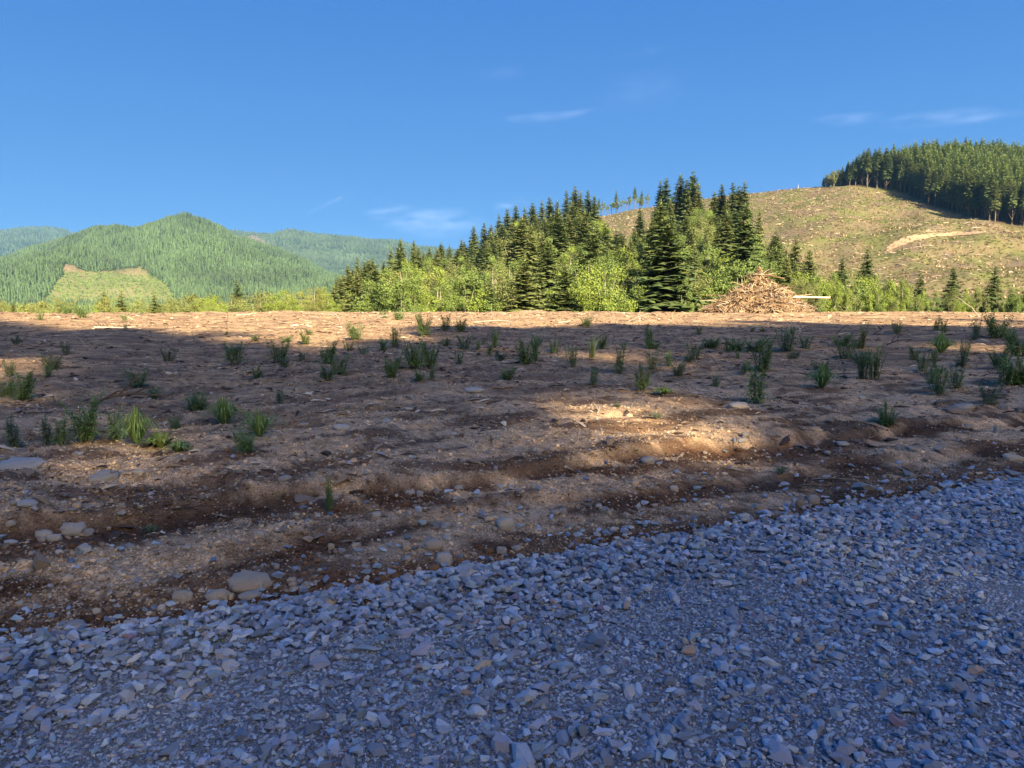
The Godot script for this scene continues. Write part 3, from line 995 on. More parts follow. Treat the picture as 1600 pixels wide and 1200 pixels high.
func make_logged_hill() -> void:
	logged = make_hill([[560, 500, 700], [650, 470, 740], [760, 425, 780], [860, 372, 800], [905, 348, 805], [940, 338, 800], [1000, 326, 790], [1080, 313, 770], [1160, 303, 745], [1250, 294, 715], [1330, 289, 690], [1400, 280, 735], [1450, 268, 780], [1520, 265, 830], [1600, 268, 900], [1750, 270, 980], [2000, 290, 1050]], 240.0, -14.0, 1500.0, 20.0, 8.0, 0.9, -10.0)
	var track := [Vector2(1385, 392), Vector2(1410, 380), Vector2(1430, 373), Vector2(1460, 369), Vector2(1500, 367), Vector2(1540, 363)]
	var green := Color(0.165, 0.195, 0.055)
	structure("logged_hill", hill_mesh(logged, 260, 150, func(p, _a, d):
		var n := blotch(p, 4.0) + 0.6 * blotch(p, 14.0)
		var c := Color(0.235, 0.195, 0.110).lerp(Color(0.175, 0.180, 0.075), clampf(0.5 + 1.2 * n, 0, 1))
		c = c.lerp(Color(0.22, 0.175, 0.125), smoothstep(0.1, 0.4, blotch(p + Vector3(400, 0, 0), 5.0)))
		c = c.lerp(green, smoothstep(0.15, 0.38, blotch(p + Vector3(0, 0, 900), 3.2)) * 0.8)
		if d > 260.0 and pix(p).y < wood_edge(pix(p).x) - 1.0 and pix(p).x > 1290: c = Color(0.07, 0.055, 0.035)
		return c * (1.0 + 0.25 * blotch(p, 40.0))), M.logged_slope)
	# the skid track across it
	var mb := MB.new()
	var n := 40
	for i in n + 1:
		var t := float(i) / n * (track.size() - 1)
		var q: Vector2 = track[mini(int(t), track.size() - 2)].lerp(track[mini(int(t) + 1, track.size() - 1)], t - mini(int(t), track.size() - 2))
		var r := ray(q.x, q.y)
		var a := atan2(r.x, -r.z)
		var d := 260.0
		while d < 900.0 and logged.height(a, d) < level_at(q.x, q.y, d): d += 2.0
		for k in 3:
			var dd := d + (k - 1) * 4.0
			mb.vert(out_to(a, dd, logged.height(a, dd) + 0.35))
	for i in n:
		for k in 2:
			var o := i * 3 + k
			for q in [o, o + 1, o + 4, o, o + 4, o + 3]: mb.idx.append(q)
	structure("skid_road", mb.mesh(true), M.tan_wood)
	rng.seed = 99
	# stumps, slash and brush left on the slope
	var stumps := []
	var slash := []
	var slash_tint := PackedColorArray()
	var brush := [[], []]
	var brush_tint := [PackedColorArray(), PackedColorArray()]
	for k in 46000:
		var a := rf(azimuth(880), azimuth(1690))
		var d := sqrt(rf(260.0 * 260.0, 860.0 * 860.0))
		if d > logged.pick(logged.dist, a) + 8.0: continue
		var p := out_to(a, d, logged.height(a, d))
		var q := pix(p)
		if q.x > 1300 and q.y < wood_edge(q.x) + 2: continue
		var pick := rng.randf()
		if pick < 0.05:
			stumps.append(lay(p + Vector3(0, 0.3, 0), Vector3(1, rf(0.8, 1.6), 1) * rf(0.18, 0.42), rf(0, TAU)))
		elif pick < 0.17:
			slash.append(lay(p + Vector3(0, 0.25, 0), Vector3(rf(1.2, 5.5), rf(1.5, 3.5), rf(1.5, 3.5)), rf(0, TAU), 0.0, rf(-0.3, 0.3)))
			slash_tint.append([Color(0.36, 0.31, 0.24), Color(0.24, 0.20, 0.15), Color(0.16, 0.12, 0.09)][rng.randi() % 3])
		else:
			var lush := clampf(0.5 + 1.6 * blotch(p + Vector3(0, 0, 900), 3.2), 0, 1)
			var tone := Color(0.20, 0.16, 0.085).lerp(Color(0.14, 0.165, 0.05), clampf(lush + rf(-0.4, 0.4), 0, 1)) * rf(0.62, 1.08)
			tone.a = 1.0
			brush[k % 2].append(lay(p, Vector3(1.4, 0.9, 1.4) * rf(0.35, 1.1), rf(0, TAU)))
			brush_tint[k % 2].append(tone)
	many("stump_field", S.cobble_1, M.tan_wood, stumps, PackedColorArray(), self, "pale cut stumps dotted all over the logged hillside", "stumps")
	many("slash_litter", S.chip, M.grit, slash, slash_tint, self, "grey and pale slash wood strewn over the logged hillside", "slash")
	for k in 2: many("slope_brush", S["small_bush_%d" % k], M.brush_far, brush[k], brush_tint[k], self, ["low dry brush and weeds growing on the logged hillside", "patchy green and brown undergrowth of the logged hillside"][k], "brush")
	# a pale snag on the skyline
	var r := ray(1247, 297)
	var az := atan2(r.x, -r.z)
	single("dead_snag", S.dead_0, M.white_wood, lay(out_to(az, 712.0, logged.height(az, 712.0) - 0.3), Vector3(9, 5, 9), 1.0), "pale broken snag standing on the bare skyline of the logged hill", "snag")
	# the uncut wood on top
	var spots := []
	rng.seed = 123
	for k in 9000:
		var a := rf(azimuth(1278), azimuth(1760))
		var d := rf(400.0, 1050.0)
		var p := out_to(a, d, logged.height(a, d))
		var q := pix(p)
		var crest := logged.pick(logged.dist, a)
		var into := wood_edge(q.x) - q.y                # how far inside the wood, as it shows
		if d < crest and into < 0.0: continue
		if q.x < 1345 and d < crest - 2.0: continue
		if d > crest + 90.0: continue
		var rim: float = (d - crest if q.x < 1345 else into) + (40.0 if q.x > 1625 else 0.0)
		var clear := true
		for s in spots:
			if absf(s[1].x - p.x) < 3.4 and absf(s[1].z - p.z) < 3.4:
				clear = false
				break
		if clear: spots.append([rim, p, q])
	spots.sort_custom(func(x, y): return x[0] < y[0])
	var rest := []
	var rest_tint := PackedColorArray()
	for i in spots.size():
		var p: Vector3 = spots[i][1]
		var q: Vector2 = spots[i][2]
		var tall := rf(23.0, 31.0)
		if q.x < 1340: tall = lerpf(7.0, 24.0, clampf((q.x - 1278.0) / 62.0, 0, 1)) * rf(0.85, 1.15)
		if i < 190:
			var low := rng.randf() < 0.12
			if q.x < 1318:
				tree("edge_broadleaf_tree", "alder", i % 6, "leaf_olive", p, tall, 1.0, "rounded small tree at the low end of the hilltop wood", "tree", "small trees at the low end of the hilltop wood")
			else:
				var leaf: String = ["fir_mid", "fir_olive", "fir_mid", "fir_dark"][rng.randi() % 4]
				var place := "near the low end of the hilltop wood's cut edge" if q.x < 1400 else ("at the bend of the hilltop wood's cut edge" if q.x < 1480 else ("on the hilltop wood's cut edge above the skid road" if q.x < 1560 else "on the lowest stretch of the hilltop wood's cut edge"))
				tree("plantation_fir", "stand_fir", i % 4, leaf, p, tall * (0.8 if low else 1.0), rf(1.1, 1.6), TINTS[leaf] + (" stunted" if low else " tall") + " bare-trunked fir " + place, "tree", "firs on the cut edge of the hilltop wood")
		else:
			var g := rf(1.1, 1.7)
			rest.append(lay(p, Vector3(tall * 1.3, tall, tall * 1.3), rf(0, TAU)))
			rest_tint.append(Color(g, g, g))
	many("hilltop_forest", S.stand_fir_2, M.fir_mid, rest, rest_tint, self, "dense fir forest covering the hilltop behind the cut edge", "forest")
	# a thin line of trees left along the skyline
	rng.seed = 141
	for k in 26:
		var px := 916.0 + 3.9 * k + rf(-1.5, 1.5)
		var a := azimuth(px, 330)
		var d := logged.pick(logged.dist, a) + rf(-4.0, 10.0)
		var p := out_to(a, d, logged.height(a, d) - 0.3)
		if k % 7 == 5 or k == 22:
			tree("skyline_fir", "stand_fir", k % 4, "fir_mid", p, rf(17, 25), 1.1, "slim fir standing among thin trees on the logged hill's skyline", "tree", "slim firs on the logged skyline")
		else:
			tree("skyline_tree", "ridge", k % 3, "leaf_ridge", p, rf(11, 18), rf(1.1, 1.6), "thin bare-stemmed tree left in a row on the logged hill's skyline", "tree", "thin trees on the logged skyline")

# ------------------------------------------------------------------ the treeline behind the field
var bank: Hill
const TREETOPS := [[0, 468], [340, 466], [372, 452], [420, 445], [480, 448], [520, 430], [560, 405], [625, 380], [700, 385], [740, 360], [800, 332], [850, 320], [900, 303], [930, 315], [950, 352], [1010, 352], [1030, 300], [1080, 290], [1105, 325], [1160, 305], [1175, 350], [1230, 385], [1290, 412], [1350, 418], [1450, 432], [1600, 440], [1800, 440]]

func treetop(px: float) -> float:
	for i in range(1, TREETOPS.size()):
		if px <= TREETOPS[i][0]:
			return lerpf(TREETOPS[i - 1][1], TREETOPS[i][1], (px - TREETOPS[i - 1][0]) / float(TREETOPS[i][0] - TREETOPS[i - 1][0]))
	return 440.0

func rooted(px: float, d: float) -> Vector3:
	var a := azimuth(px)
	var y := maxf(bank.height(a, d), land(sin(a) * d, -cos(a) * d))
	return out_to(a, d, y)

func make_treeline() -> void:
	bank = make_hill([[-300, 492, 320], [330, 490, 300], [480, 476, 260], [560, 466, 240], [650, 444, 280], [740, 428, 310], [800, 402, 330], [850, 392, 335], [920, 380, 345], [970, 388, 330], [1040, 380, 310], [1090, 380, 300], [1160, 386, 290], [1210, 415, 260], [1300, 448, 230], [1450, 464, 220], [1900, 472, 220]], 88.0, -9.0, 560.0, -14.0, 1.5, 4.0, -3.0)
	structure("wooded_bank", hill_mesh(bank, 160, 60, func(p, _a, _d): return Color(0.11, 0.13, 0.05) * (1.0 + 0.5 * blotch(p, 20.0))), M.wooded_slope)
	rng.seed = 2024
	# [column, row of the top, distance, leaf, spread, label]
	var firs := [
		[372, 436, 165, "fir_dark", 1.15, "narrow dark fir standing alone among low bushes beyond the field"], [545, 412, 175, "fir_olive", 1.2, ""], [560, 399, 195, "fir_olive", 1.0, ""], [583, 402, 205, "fir_mid", 1.25, ""], [612, 384, 235, "fir_olive", 1.2, ""], [627, 371, 255, "fir_olive", 1.2, ""], [648, 373, 265, "fir_olive", 1.0, ""],
		[672, 384, 270, "fir_mid", 1.25, ""], [690, 377, 285, "fir_olive", 1.2, ""], [703, 380, 285, "fir_mid", 1.25, ""], [722, 372, 290, "fir_olive", 1.2, ""], [741, 351, 300, "fir_mid", 1.25, ""], [757, 346, 305, "fir_mid", 1.25, ""], [768, 350, 300, "fir_olive", 1.2, ""], [780, 333, 320, "fir_mid", 1.25, ""], [793, 324, 325, "fir_olive", 1.2, ""],
		[806, 319, 330, "fir_mid", 1.25, ""], [820, 322, 325, "fir_olive", 1.2, ""], [832, 316, 330, "fir_mid", 1.25, ""], [846, 311, 330, "fir_olive", 1.2, ""], [858, 306, 335, "fir_mid", 1.25, ""], [870, 312, 330, "fir_olive", 1.2, ""], [884, 296, 335, "fir_dark", 1.05, ""], [897, 290, 340, "fir_olive", 1.1, "broad-topped fir, highest of the firs before the thin skyline trees"], [906, 297, 335, "fir_olive", 1.2, ""], [917, 296, 335, "fir_dark", 1.05, ""], [927, 304, 330, "fir_mid", 1.25, ""],
		[998, 322, 262, "fir_dark", 1.3, "dark pointed fir standing by itself in front of the brown logged slope"], [942, 345, 300, "fir_olive", 1.2, ""],
		[1028, 281, 292, "fir_dark", 1.15, ""], [1037, 277, 290, "fir_dark", 1.15, ""], [1059, 271, 295, "fir_mid", 1.25, ""], [1068, 279, 290, "fir_dark", 1.15, ""], [1078, 266, 290, "fir_mid", 1.0, "tallest thin-topped fir of the cluster rising over the logged slope"], [1087, 284, 285, "fir_olive", 1.2, ""],
		[1112, 298, 275, "fir_olive", 1.2, ""], [1123, 286, 275, "fir_dark", 1.15, ""], [1140, 283, 270, "fir_dark", 1.15, ""], [1149, 289, 270, "fir_mid", 1.15, ""], [1158, 281, 270, "fir_mid", 1.25, ""], [1130, 312, 250, "fir_mid", 1.25, ""], [1100, 330, 255, "fir_olive", 1.2, ""],
		[1182, 324, 235, "fir_olive", 0.85, ""], [1208, 360, 200, "fir_mid", 1.25, ""], [1240, 367, 185, "fir_olive", 1.35, "pale olive rounded fir at the foot of the logged slope"], [1262, 388, 170, "fir_mid", 1.25, ""], [1313, 400, 150, "fir_dark", 1.1, ""], [1352, 386, 158, "fir_dark", 1.35, "dark young fir with open tiered boughs above the saplings"], 
		[820, 398, 102, "fir_olive", 1.75, "broad full fir reaching to the ground at the field's edge"], [884, 412, 104, "fir_mid", 1.5, "drooping mid-green fir beside a bright leafy bush at the field's edge"], [852, 340, 240, "fir_mid", 1.25, ""], [872, 345, 230, "fir_mid", 1.1, ""], [922, 352, 220, "fir_mid", 1.2, ""], [945, 378, 170, "fir_mid", 1.2, ""], [1043, 366, 108, "fir_mid", 1.75, "large spreading fir with lit boughs and a dark hollow beside it"], [1008, 418, 118, "fir_dark", 1.5, ""],
		[560, 424, 118, "fir_olive", 1.4, "sunlit olive fir at the thin end of the treeline"], [500, 452, 122, "fir_dark", 1.3, ""], [523, 446, 118, "fir_mid", 1.3, ""], [345, 460, 150, "fir_dark", 1.2, ""], [1436, 424, 128, "fir_dark", 1.1, "scraggy dark fir in front of the logged slope's green foot"], [1487, 414, 118, "fir_dark", 1.15, "dark fir with hanging boughs rising over pale saplings"], [1552, 412, 112, "fir_dark", 1.2, "dark ragged fir beside low bright leaves at the field's edge"], [1535, 452, 108, "fir_dark", 1.3, ""], [766, 432, 100, "fir_dark", 1.3, "very dark small fir between a yellow-green bush and a broad fir"],
		[1160, 360, 190, "fir_mid", 1.1, ""], [985, 372, 190, "fir_olive", 1.3, ""], [1075, 345, 210, "fir_olive", 1.2, ""]]
	var k := 0
	for f in firs:
		var p := rooted(f[0], f[2])
		var tall := level_at(f[0], f[1], f[2]) - p.y
		p.y -= 0.2
		var text: String = f[5]
		tree("fir_tree", "fir", k % 5 if f[4] < 1.4 else [0, 3][k % 2], f[3], p, tall, f[4], text if text else TINTS[f[3]] + " pointed fir " + stretch_of_wood(f[0], f[2], bank.pick(bank.dist, azimuth(f[0]))), "tree", "" if text else "firs of the treeline")
		k += 1
	var leafy := [
		[422, 433, 118, "leaf_olive", 1.5, "broad olive bush-like tree beside the lone narrow fir"], [395, 447, 112, "leaf_olive", 1.3, ""], [455, 446, 116, "leaf_yellow", 1.4, ""], [615, 408, 112, "leaf_yellow", 1.25, "large pale yellow-green tree at the field's edge, before the firs"], [648, 430, 106, "leaf_bright", 1.2, ""], [590, 440, 104, "leaf_bright", 1.3, ""], [742, 434, 100, "leaf_bright", 1.7, "rounded bright yellow-green bush at the field's edge"], [700, 418, 122, "leaf_mid", 1.2, ""],
		[720, 395, 170, "leaf_olive", 1.1, ""], [680, 412, 140, "leaf_yellow", 1.1, ""], [775, 398, 160, "leaf_olive", 1.1, ""], [800, 420, 128, "leaf_mid", 1.1, ""], [870, 432, 112, "leaf_bright", 1.2, ""], [940, 398, 140, "leaf_mid", 1.3, ""], [965, 400, 132, "leaf_bright", 1.1, ""], [930, 440, 103, "leaf_bright", 1.3, "bright leafy bush sloping down into a dark hollow"], [975, 378, 190, "leaf_bright", 1.1, ""], [1000, 372, 215, "leaf_mid", 1.1, ""],
		[1094, 312, 255, "leaf_bright", 1.0, "bright round-headed broadleaf tree wedged between two fir clusters"], [1108, 345, 235, "leaf_bright", 1.0, ""], [1085, 400, 125, "leaf_mid", 1.2, ""], [1105, 392, 135, "leaf_olive", 1.1, ""], [1130, 386, 140, "leaf_bright", 1.0, ""], [1150, 395, 130, "leaf_mid", 1.0, ""], [1175, 380, 145, "leaf_olive", 0.9, ""], [1195, 392, 138, "leaf_mid", 1.0, ""], [1215, 402, 130, "leaf_bright", 1.0, ""], [1250, 412, 125, "leaf_bright", 1.0, ""],
		[1275, 418, 122, "leaf_mid", 1.0, ""], [1300, 412, 128, "leaf_mid", 0.9, ""], [1325, 420, 120, "leaf_mid", 0.9, ""], [1345, 415, 124, "leaf_bright", 0.9, ""], [1372, 418, 118, "leaf_mid", 0.9, ""], [1395, 425, 116, "leaf_bright", 0.9, ""], [1415, 432, 112, "leaf_olive", 0.9, ""], [1460, 448, 106, "leaf_mid", 0.9, ""], [1505, 455, 104, "leaf_bright", 1.0, ""], [1520, 474, 84, "leaf_bright", 1.5, "low bright yellow-leaved bush at the field's edge under the dark fir"], [1580, 452, 104, "leaf_mid", 1.0, ""], [1600, 445, 108, "leaf_bright", 0.9, ""], [1630, 440, 108, "leaf_mid", 1.0, ""],
		[1122, 472, 86, "leaf_yellow", 1.3, "low yellowish bush beside the brush pile"], [1105, 465, 92, "leaf_mid", 1.2, ""]]
	k = 0
	for f in leafy:
		var p := rooted(f[0], f[2])
		var tall := maxf(level_at(f[0], f[1], f[2]) - p.y, 1.2)
		p.y -= 0.15
		var text: String = f[5]
		tree("broadleaf_tree", "alder", k % 6, f[3], p, tall, f[4], text if text else TINTS[f[3]] + " leafy tree " + stretch_of_wood(f[0], f[2], bank.pick(bank.dist, azimuth(f[0]))), "tree", "" if text else "leafy trees of the treeline")
		k += 1
	# the rest of the wood, kept under the treetops that show
	for i in 340:
		var px := rf(500, 1250) if i % 4 else rf(1250, 1700)
		var a := azimuth(px)
		var far := minf(bank.pick(bank.dist, a), 345.0)
		var d := lerpf(96.0, far, pow(rng.randf(), 0.8))
		var p := rooted(px, d)
		var most := level_at(px, treetop(px) + (rf(2, 18) if i % 2 else rf(10, 60)), d) - p.y
		if most < 3.0: continue
		p.y -= 0.15
		var conifer := rng.randf() < (0.74 if d > 170 else 0.25) and px < 1250
		if conifer:
			var tall := minf(rf(15, 24), most)
			var leaf: String = ["fir_dark", "fir_mid", "fir_mid", "fir_olive", "fir_olive"][rng.randi() % 5]
			tree("fir_tree", "fir", rng.randi() % 5, leaf, p, tall, rf(1.15, 1.55), TINTS[leaf] + " pointed fir " + stretch_of_wood(px, d, far), "tree", "firs of the treeline")
		else:
			var tall := minf(rf(7.5, 13) * (1.0 + d / 400.0), most)
			var leaf: String = ["leaf_bright", "leaf_mid", "leaf_mid", "leaf_olive", "leaf_mid"][rng.randi() % 5]
			tree("broadleaf_tree", "alder", rng.randi() % 6, leaf, p, tall, rf(0.8, 1.2), TINTS[leaf] + " leafy tree " + stretch_of_wood(px, d, far), "tree", "leafy trees of the treeline")
	# slender saplings along the field's edge towards the logged slope
	for i in 60:
		var px := rf(1130, 1680)
		var d := rf(88, 118)
		var p := rooted(px, d)
		var tall := level_at(px, rf(418, 462) if px < 1420 else rf(438, 468), d) - p.y
		p.y -= 0.1
		tree("sapling", "alder", [5, 1, 3][i % 3], ["leaf_mid", "leaf_bright", "leaf_olive"][rng.randi() % 3], p, tall, rf(0.5, 0.8), "slender leafy sapling in the thicket " + ("behind the brush pile" if px < 1290 else ("between the brush pile and the scraggy fir" if px < 1430 else "around the dark firs below the logged slope")), "sapling", "saplings of the thicket")
	# low open bushes and half bare young trees where the valley opens
	for i in 70:
		var px := rf(-40, 480) if i < 42 else rf(290, 560)
		var d := rf(82, 150)
		var p := rooted(px, d)
		var tall := level_at(px, rf(456, 482) - (10.0 if px > 200 else 0.0) - (8.0 if px > 430 else 0.0), d) - p.y
		if tall < 0.8: continue
		tree("valley_bush", "alder", i % 6, ["leaf_yellow", "leaf_olive", "leaf_yellow", "leaf_bright"][rng.randi() % 4], p - Vector3(0, 0.1, 0), tall, rf(0.8, 1.4), ("tall" if tall > 6.0 else "low") + " sunlit yellow-green bush below the field's rim " + ("before the logged patch" if px < 270 else "beside the lone narrow fir" if px < 420 else "where the treeline begins"), "bush", "bushes where the valley opens")
	for q in [[163, 452, 105], [190, 454, 108], [242, 456, 112], [20, 470, 95], [300, 462, 120]]:
		var p := rooted(q[0], q[2])
		tree("valley_fir", "fir", 4, "leaf_yellow" if q[0] != 242 else "fir_olive", p, level_at(q[0], q[1], q[2]) - p.y, 1.5, "thin half-bare yellowish young conifer among the valley bushes", "tree", "thin young conifers among the valley bushes")
	# the valley floor is wooded too
	var wood := []
	var tint := PackedColorArray()
	for i in 5200:
		var a := rf(azimuth(-250), azimuth(900))
		var d := sqrt(rf(180.0 * 180.0, 1500.0 * 1500.0))
		if d < bank.pick(bank.dist, a) + 60.0 and a > azimuth(480): continue
		var tall := minf(rf(9, 15), 14.0 + d * 0.006)
		var g := rf(0.9, 1.5)
		wood.append(lay(out_to(a, d, land(sin(a) * d, -cos(a) * d) - 0.5), Vector3(tall * 1.5, tall, tall * 1.5), rf(0, TAU)))
		tint.append(Color(g * 1.2, g * 1.1, g * 0.8))
	many("valley_forest", S.small_fir_1, M.wood_far, wood, tint, self, "mixed forest on the valley floor before the wooded hill", "forest")

# ------------------------------------------------------------------ trees along the road behind the camera, which shade the field
func make_shade_trees() -> void:
	rng.seed = 606
	var along := Vector2(0.905, -0.425)
	var into := Vector2(-0.425, -0.905)
	# how high the treetops on the slope reach, along the road
	var tops := [[-120, 74], [-30, 75], [-19, 74], [-12, 68], [-8, 61], [-3.7, 58], [3.5, 62], [10.6, 66], [20, 64], [27, 59], [45, 56], [120, 56]]
	for k in 84:
		var t := -92.0 + 2.55 * k + rf(-0.8, 0.8)
		if t > -24.0 and t < 18.0 and k % 2: continue
		var back := -99.0 + (4.5 if k % 2 else -3.0) + rf(-1.5, 1.5)
		var q := along * t + into * back
		var at := Vector3(q.x, land(q.x, q.y) - 0.3, q.y)
		var top := 60.0
		for i in range(1, tops.size()):
			if t <= tops[i][0]:
				top = lerpf(tops[i - 1][1], tops[i][1], (t - tops[i - 1][0]) / float(tops[i][0] - tops[i - 1][0]))
				break
		var tall := top - at.y + rf(-5.0, 0.5)
		var open := t > -24.0 and t < 18.0              # crowns lifted here: the low sun comes through under them
		tree("roadside_fir", "lifted_fir" if open else "fir", k % 2 if open else k % 5, "fir_dark", at, tall, rf(1.25, 1.6), "tall fir on the added wooded slope across the road, casting the field's shade", "tree", "firs on the slope across the road")
	# unseen alder screen added under the lifted crowns, leaves cut away for sun patches
	var e := deg_to_rad(SUN_ELEVATION)
	var to_sun := (SUN_FROM.normalized() * cos(e) + Vector3.UP * sin(e)).normalized()
	var gaps := []
	for g in [[1015, 640, 150, 42, 1.0], [930, 690, 90, 30, 0.7], [800, 722, 110, 32, 0.75], [740, 772, 80, 18, 0.6], [788, 825, 34, 14, 1.0], [470, 838, 70, 26, 0.8], [580, 812, 60, 16, 0.5], [215, 706, 62, 22, 0.9], [190, 646, 40, 14, 0.7], [120, 790, 60, 22, 0.45], [1240, 690, 90, 24, 0.45], [20, 622, 40, 10, 0.8], [1420, 1195, 260, 60, 0.3]]:
		var c := ground_at(g[0], g[1])
		var dist := (c - EYE).length()
		var deep := absf(ground_at(g[0], g[1] - g[3]).z - ground_at(g[0], g[1] + g[3]).z) * 0.5
		gaps.append([Vector2(c.x, c.z), g[2] / F * dist, deep, g[4], c.y])
	for k in 12:
		var t0 := -26.0 + 4.2 * k
		var mid := along * t0 + into * (-97.0 + (2.0 if k % 2 else -2.0))
		var root := Vector3(mid.x, land(mid.x, mid.y) - 0.3, mid.y)
		var tall := rf(14.0, 15.5)
		var o := thing("unseen_shade_alder", "tall alder added as a sun screen, leaves cut away where sun patches fall", "tree", root, 0.0, "added alders screening the sun")
		part("trunk", S["alder_trunk_%d" % (k % 6)], M.alder_bark, o).scale = Vector3(tall, tall, tall)
		var mb := MB.new()
		for l in 9500:
			var w := rf(0, TAU)
			var r := 3.2 * sqrt(rng.randf())
			var q := Vector3(cos(w) * r, rf(0.3, tall), sin(w) * r)
			var p := root + q
			var hidden := true
			for g in gaps:
				var hit: Vector3 = p - to_sun * ((p.y - g[4]) / to_sun.y)
				var m := Vector2((hit.x - g[0].x) / g[1], (hit.z - g[0].y) / g[2]).length()
				if m < 1.0 and rng.randf() < g[3] * smoothstep(1.0, 0.75, m):
					hidden = false
					break
			if not hidden: continue
			var a := Vector3(rf(-1, 1), rf(-1, 1), rf(-1, 1)).normalized() * rf(0.17, 0.28)
			var b := a.cross(Vector3(rf(-1, 1), rf(-1, 1), rf(-1, 1))).normalized() * rf(0.11, 0.18)
			var c := rf(0.8, 1.2)
			mb.quad(q - a, q + b, q + a, q - b, Color(c, c, c))
		part("crown", mb.mesh(false), M.leaf_mid, o)
	for k in 64:
		var t := -60.0 + 2.0 * k + rf(-1.0, 1.0)
		var q := along * t + into * ((-95.0 if k % 2 else -101.0) + rf(-2.0, 2.0))
		tree("unseen_shade_alder", "alder", k % 6, "leaf_mid", Vector3(q.x, land(q.x, q.y) - 0.3, q.y), rf(4.5, 6.5), rf(1.0, 1.4), "leafy alder under the firs on the added wooded slope across the road", "tree", "alders on the slope across the road")

# ------------------------------------------------------------------ brush pile
func make_brush_pile() -> void:
	var ctr := ground_at(1184, 489.5)
	var d := 68.0
	ctr = ray(1184, 489) * (d / 1.0)
	ctr.y = field(ctr.x, ctr.z)
	var pile := thing("brush_pile", "tall heap of tangled branches, roots and logs at the field's far edge", "brush pile", ctr)
	rng.seed = 5150
	var wide := 4.6
	var high := 3.95
	var shape := func(x: float) -> float:              # outline of the heap seen from the field
		var t := absf(x) / wide
		return high * (pow(maxf(1.0 - t, 0.0), 1.25 if x < 0 else 1.05) * 0.92 + 0.08 * (1.0 - t) * cos(x * 2.5))
	var mb := MB.new()
	var nr := 12
	var ns := 30
	for j in nr + 1:
		for i in ns:
			var w := TAU * i / ns
			var r := wide * 0.9 * j / nr
			var q := Vector3(cos(w) * r, 0, sin(w) * r * 0.75)
			var e := r * signf(cos(w)) if absf(cos(w)) > 0.01 else r
			q.y = maxf(shape.call(e) * 0.86, -0.1) + 0.35 * nz.get_noise_3d(q.x * 60.0, j * 9.0, q.z * 60.0) * (1.0 if j < nr else 0.0) - 0.08
			mb.vert(q)
	for j in nr:
		for i in ns:
			var a := j * ns + i
			var b := j * ns + (i + 1) % ns
			for k in [a, b, b + ns, a, b + ns, a + ns]: mb.idx.append(k)
	part("packed_core", mb.mesh(true), M.pile_core, pile)
	var woods := ["tan_wood", "brown_wood", "brown_wood", "grey_wood", "dark_wood", "brown_wood", "grey_wood"]
	for k in 270:
		var w := rf(0, TAU)
		var r := wide * sqrt(rf(0.0, 0.92))
		var x := cos(w) * r
		var zz := sin(w) * r * 0.75
		var y: float = maxf(shape.call(r * (signf(cos(w)))) * rf(0.80, 1.0), 0.05)
		var long := rf(1.0, 2.6) if k % 3 else rf(1.6, 4.2)
		var thick := rf(1.2, 2.4) if k % 4 else rf(2.2, 4.2)
		var o := part("branch" if k % 4 else "log", S["stick_%d" % (k % 8)], M[woods[rng.randi() % 7]] if x > -2.4 or k % 2 else M.brown_wood, pile)
		var turn := -w + rf(-1.0, 1.0)
		o.transform = lay(Vector3(x, y, zz), Vector3(long, long * thick * 0.55, long * thick * 0.55), turn, rf(-0.4, 0.4), rf(-0.75, 0.45) if k % 3 else rf(-0.2, 0.2))
	var twigs := []
	var tint := PackedColorArray()
	for k in 2600:
		var w := rf(0, TAU)
		var r := wide * 1.03 * sqrt(rf(0.0, 1.0))
		var y: float = maxf(shape.call(r * signf(cos(w))) * rf(0.82, 1.03), 0.03)
		twigs.append(lay(Vector3(cos(w) * r, y, sin(w) * r * 0.75), Vector3(rf(0.3, 1.3), rf(0.25, 0.8), rf(0.25, 0.8)), rf(0, TAU), 0.0, rf(-1.1, 1.1)))
		tint.append([Color(0.28, 0.195, 0.12), Color(0.15, 0.10, 0.06), Color(0.22, 0.19, 0.15), Color(0.36, 0.265, 0.165)][rng.randi() % 4])
	many("twig_tangle", S.chip, M.grit, twigs, tint, pile)
	# the bare pole that sticks out of it
	var a := ctr + Vector3(1.6, 1.25, 1.2)
	var b := ctr + Vector3(5.9, 1.22, 1.3)
	mb = MB.new()
	mb.tube([a, a.lerp(b, 0.5) + Vector3(0, 0.03, 0), b + Vector3(-0.15, 0, 0), b], [0.10, 0.085, 0.075, 0.12], 9)
	single("bare_pole", mb.mesh(true), M.pale_wood, Transform3D(), "long pale barkless pole jutting level out of the brush pile", "log")
	mb = MB.new()
	mb.tube([ctr + Vector3(-3.3, 0.85, 2.2), ctr + Vector3(-2.4, 0.45, 2.9), ctr + Vector3(-1.7, 0.12, 3.4), ctr + Vector3(-1.75, -0.02, 4.2)], [0.02, 0.035, 0.05, 0.04], 6)
	single("fallen_branch", mb.mesh(true), M.dark_wood, Transform3D(), "dark crooked branch leaning from the brush pile onto sunlit dirt", "branch")

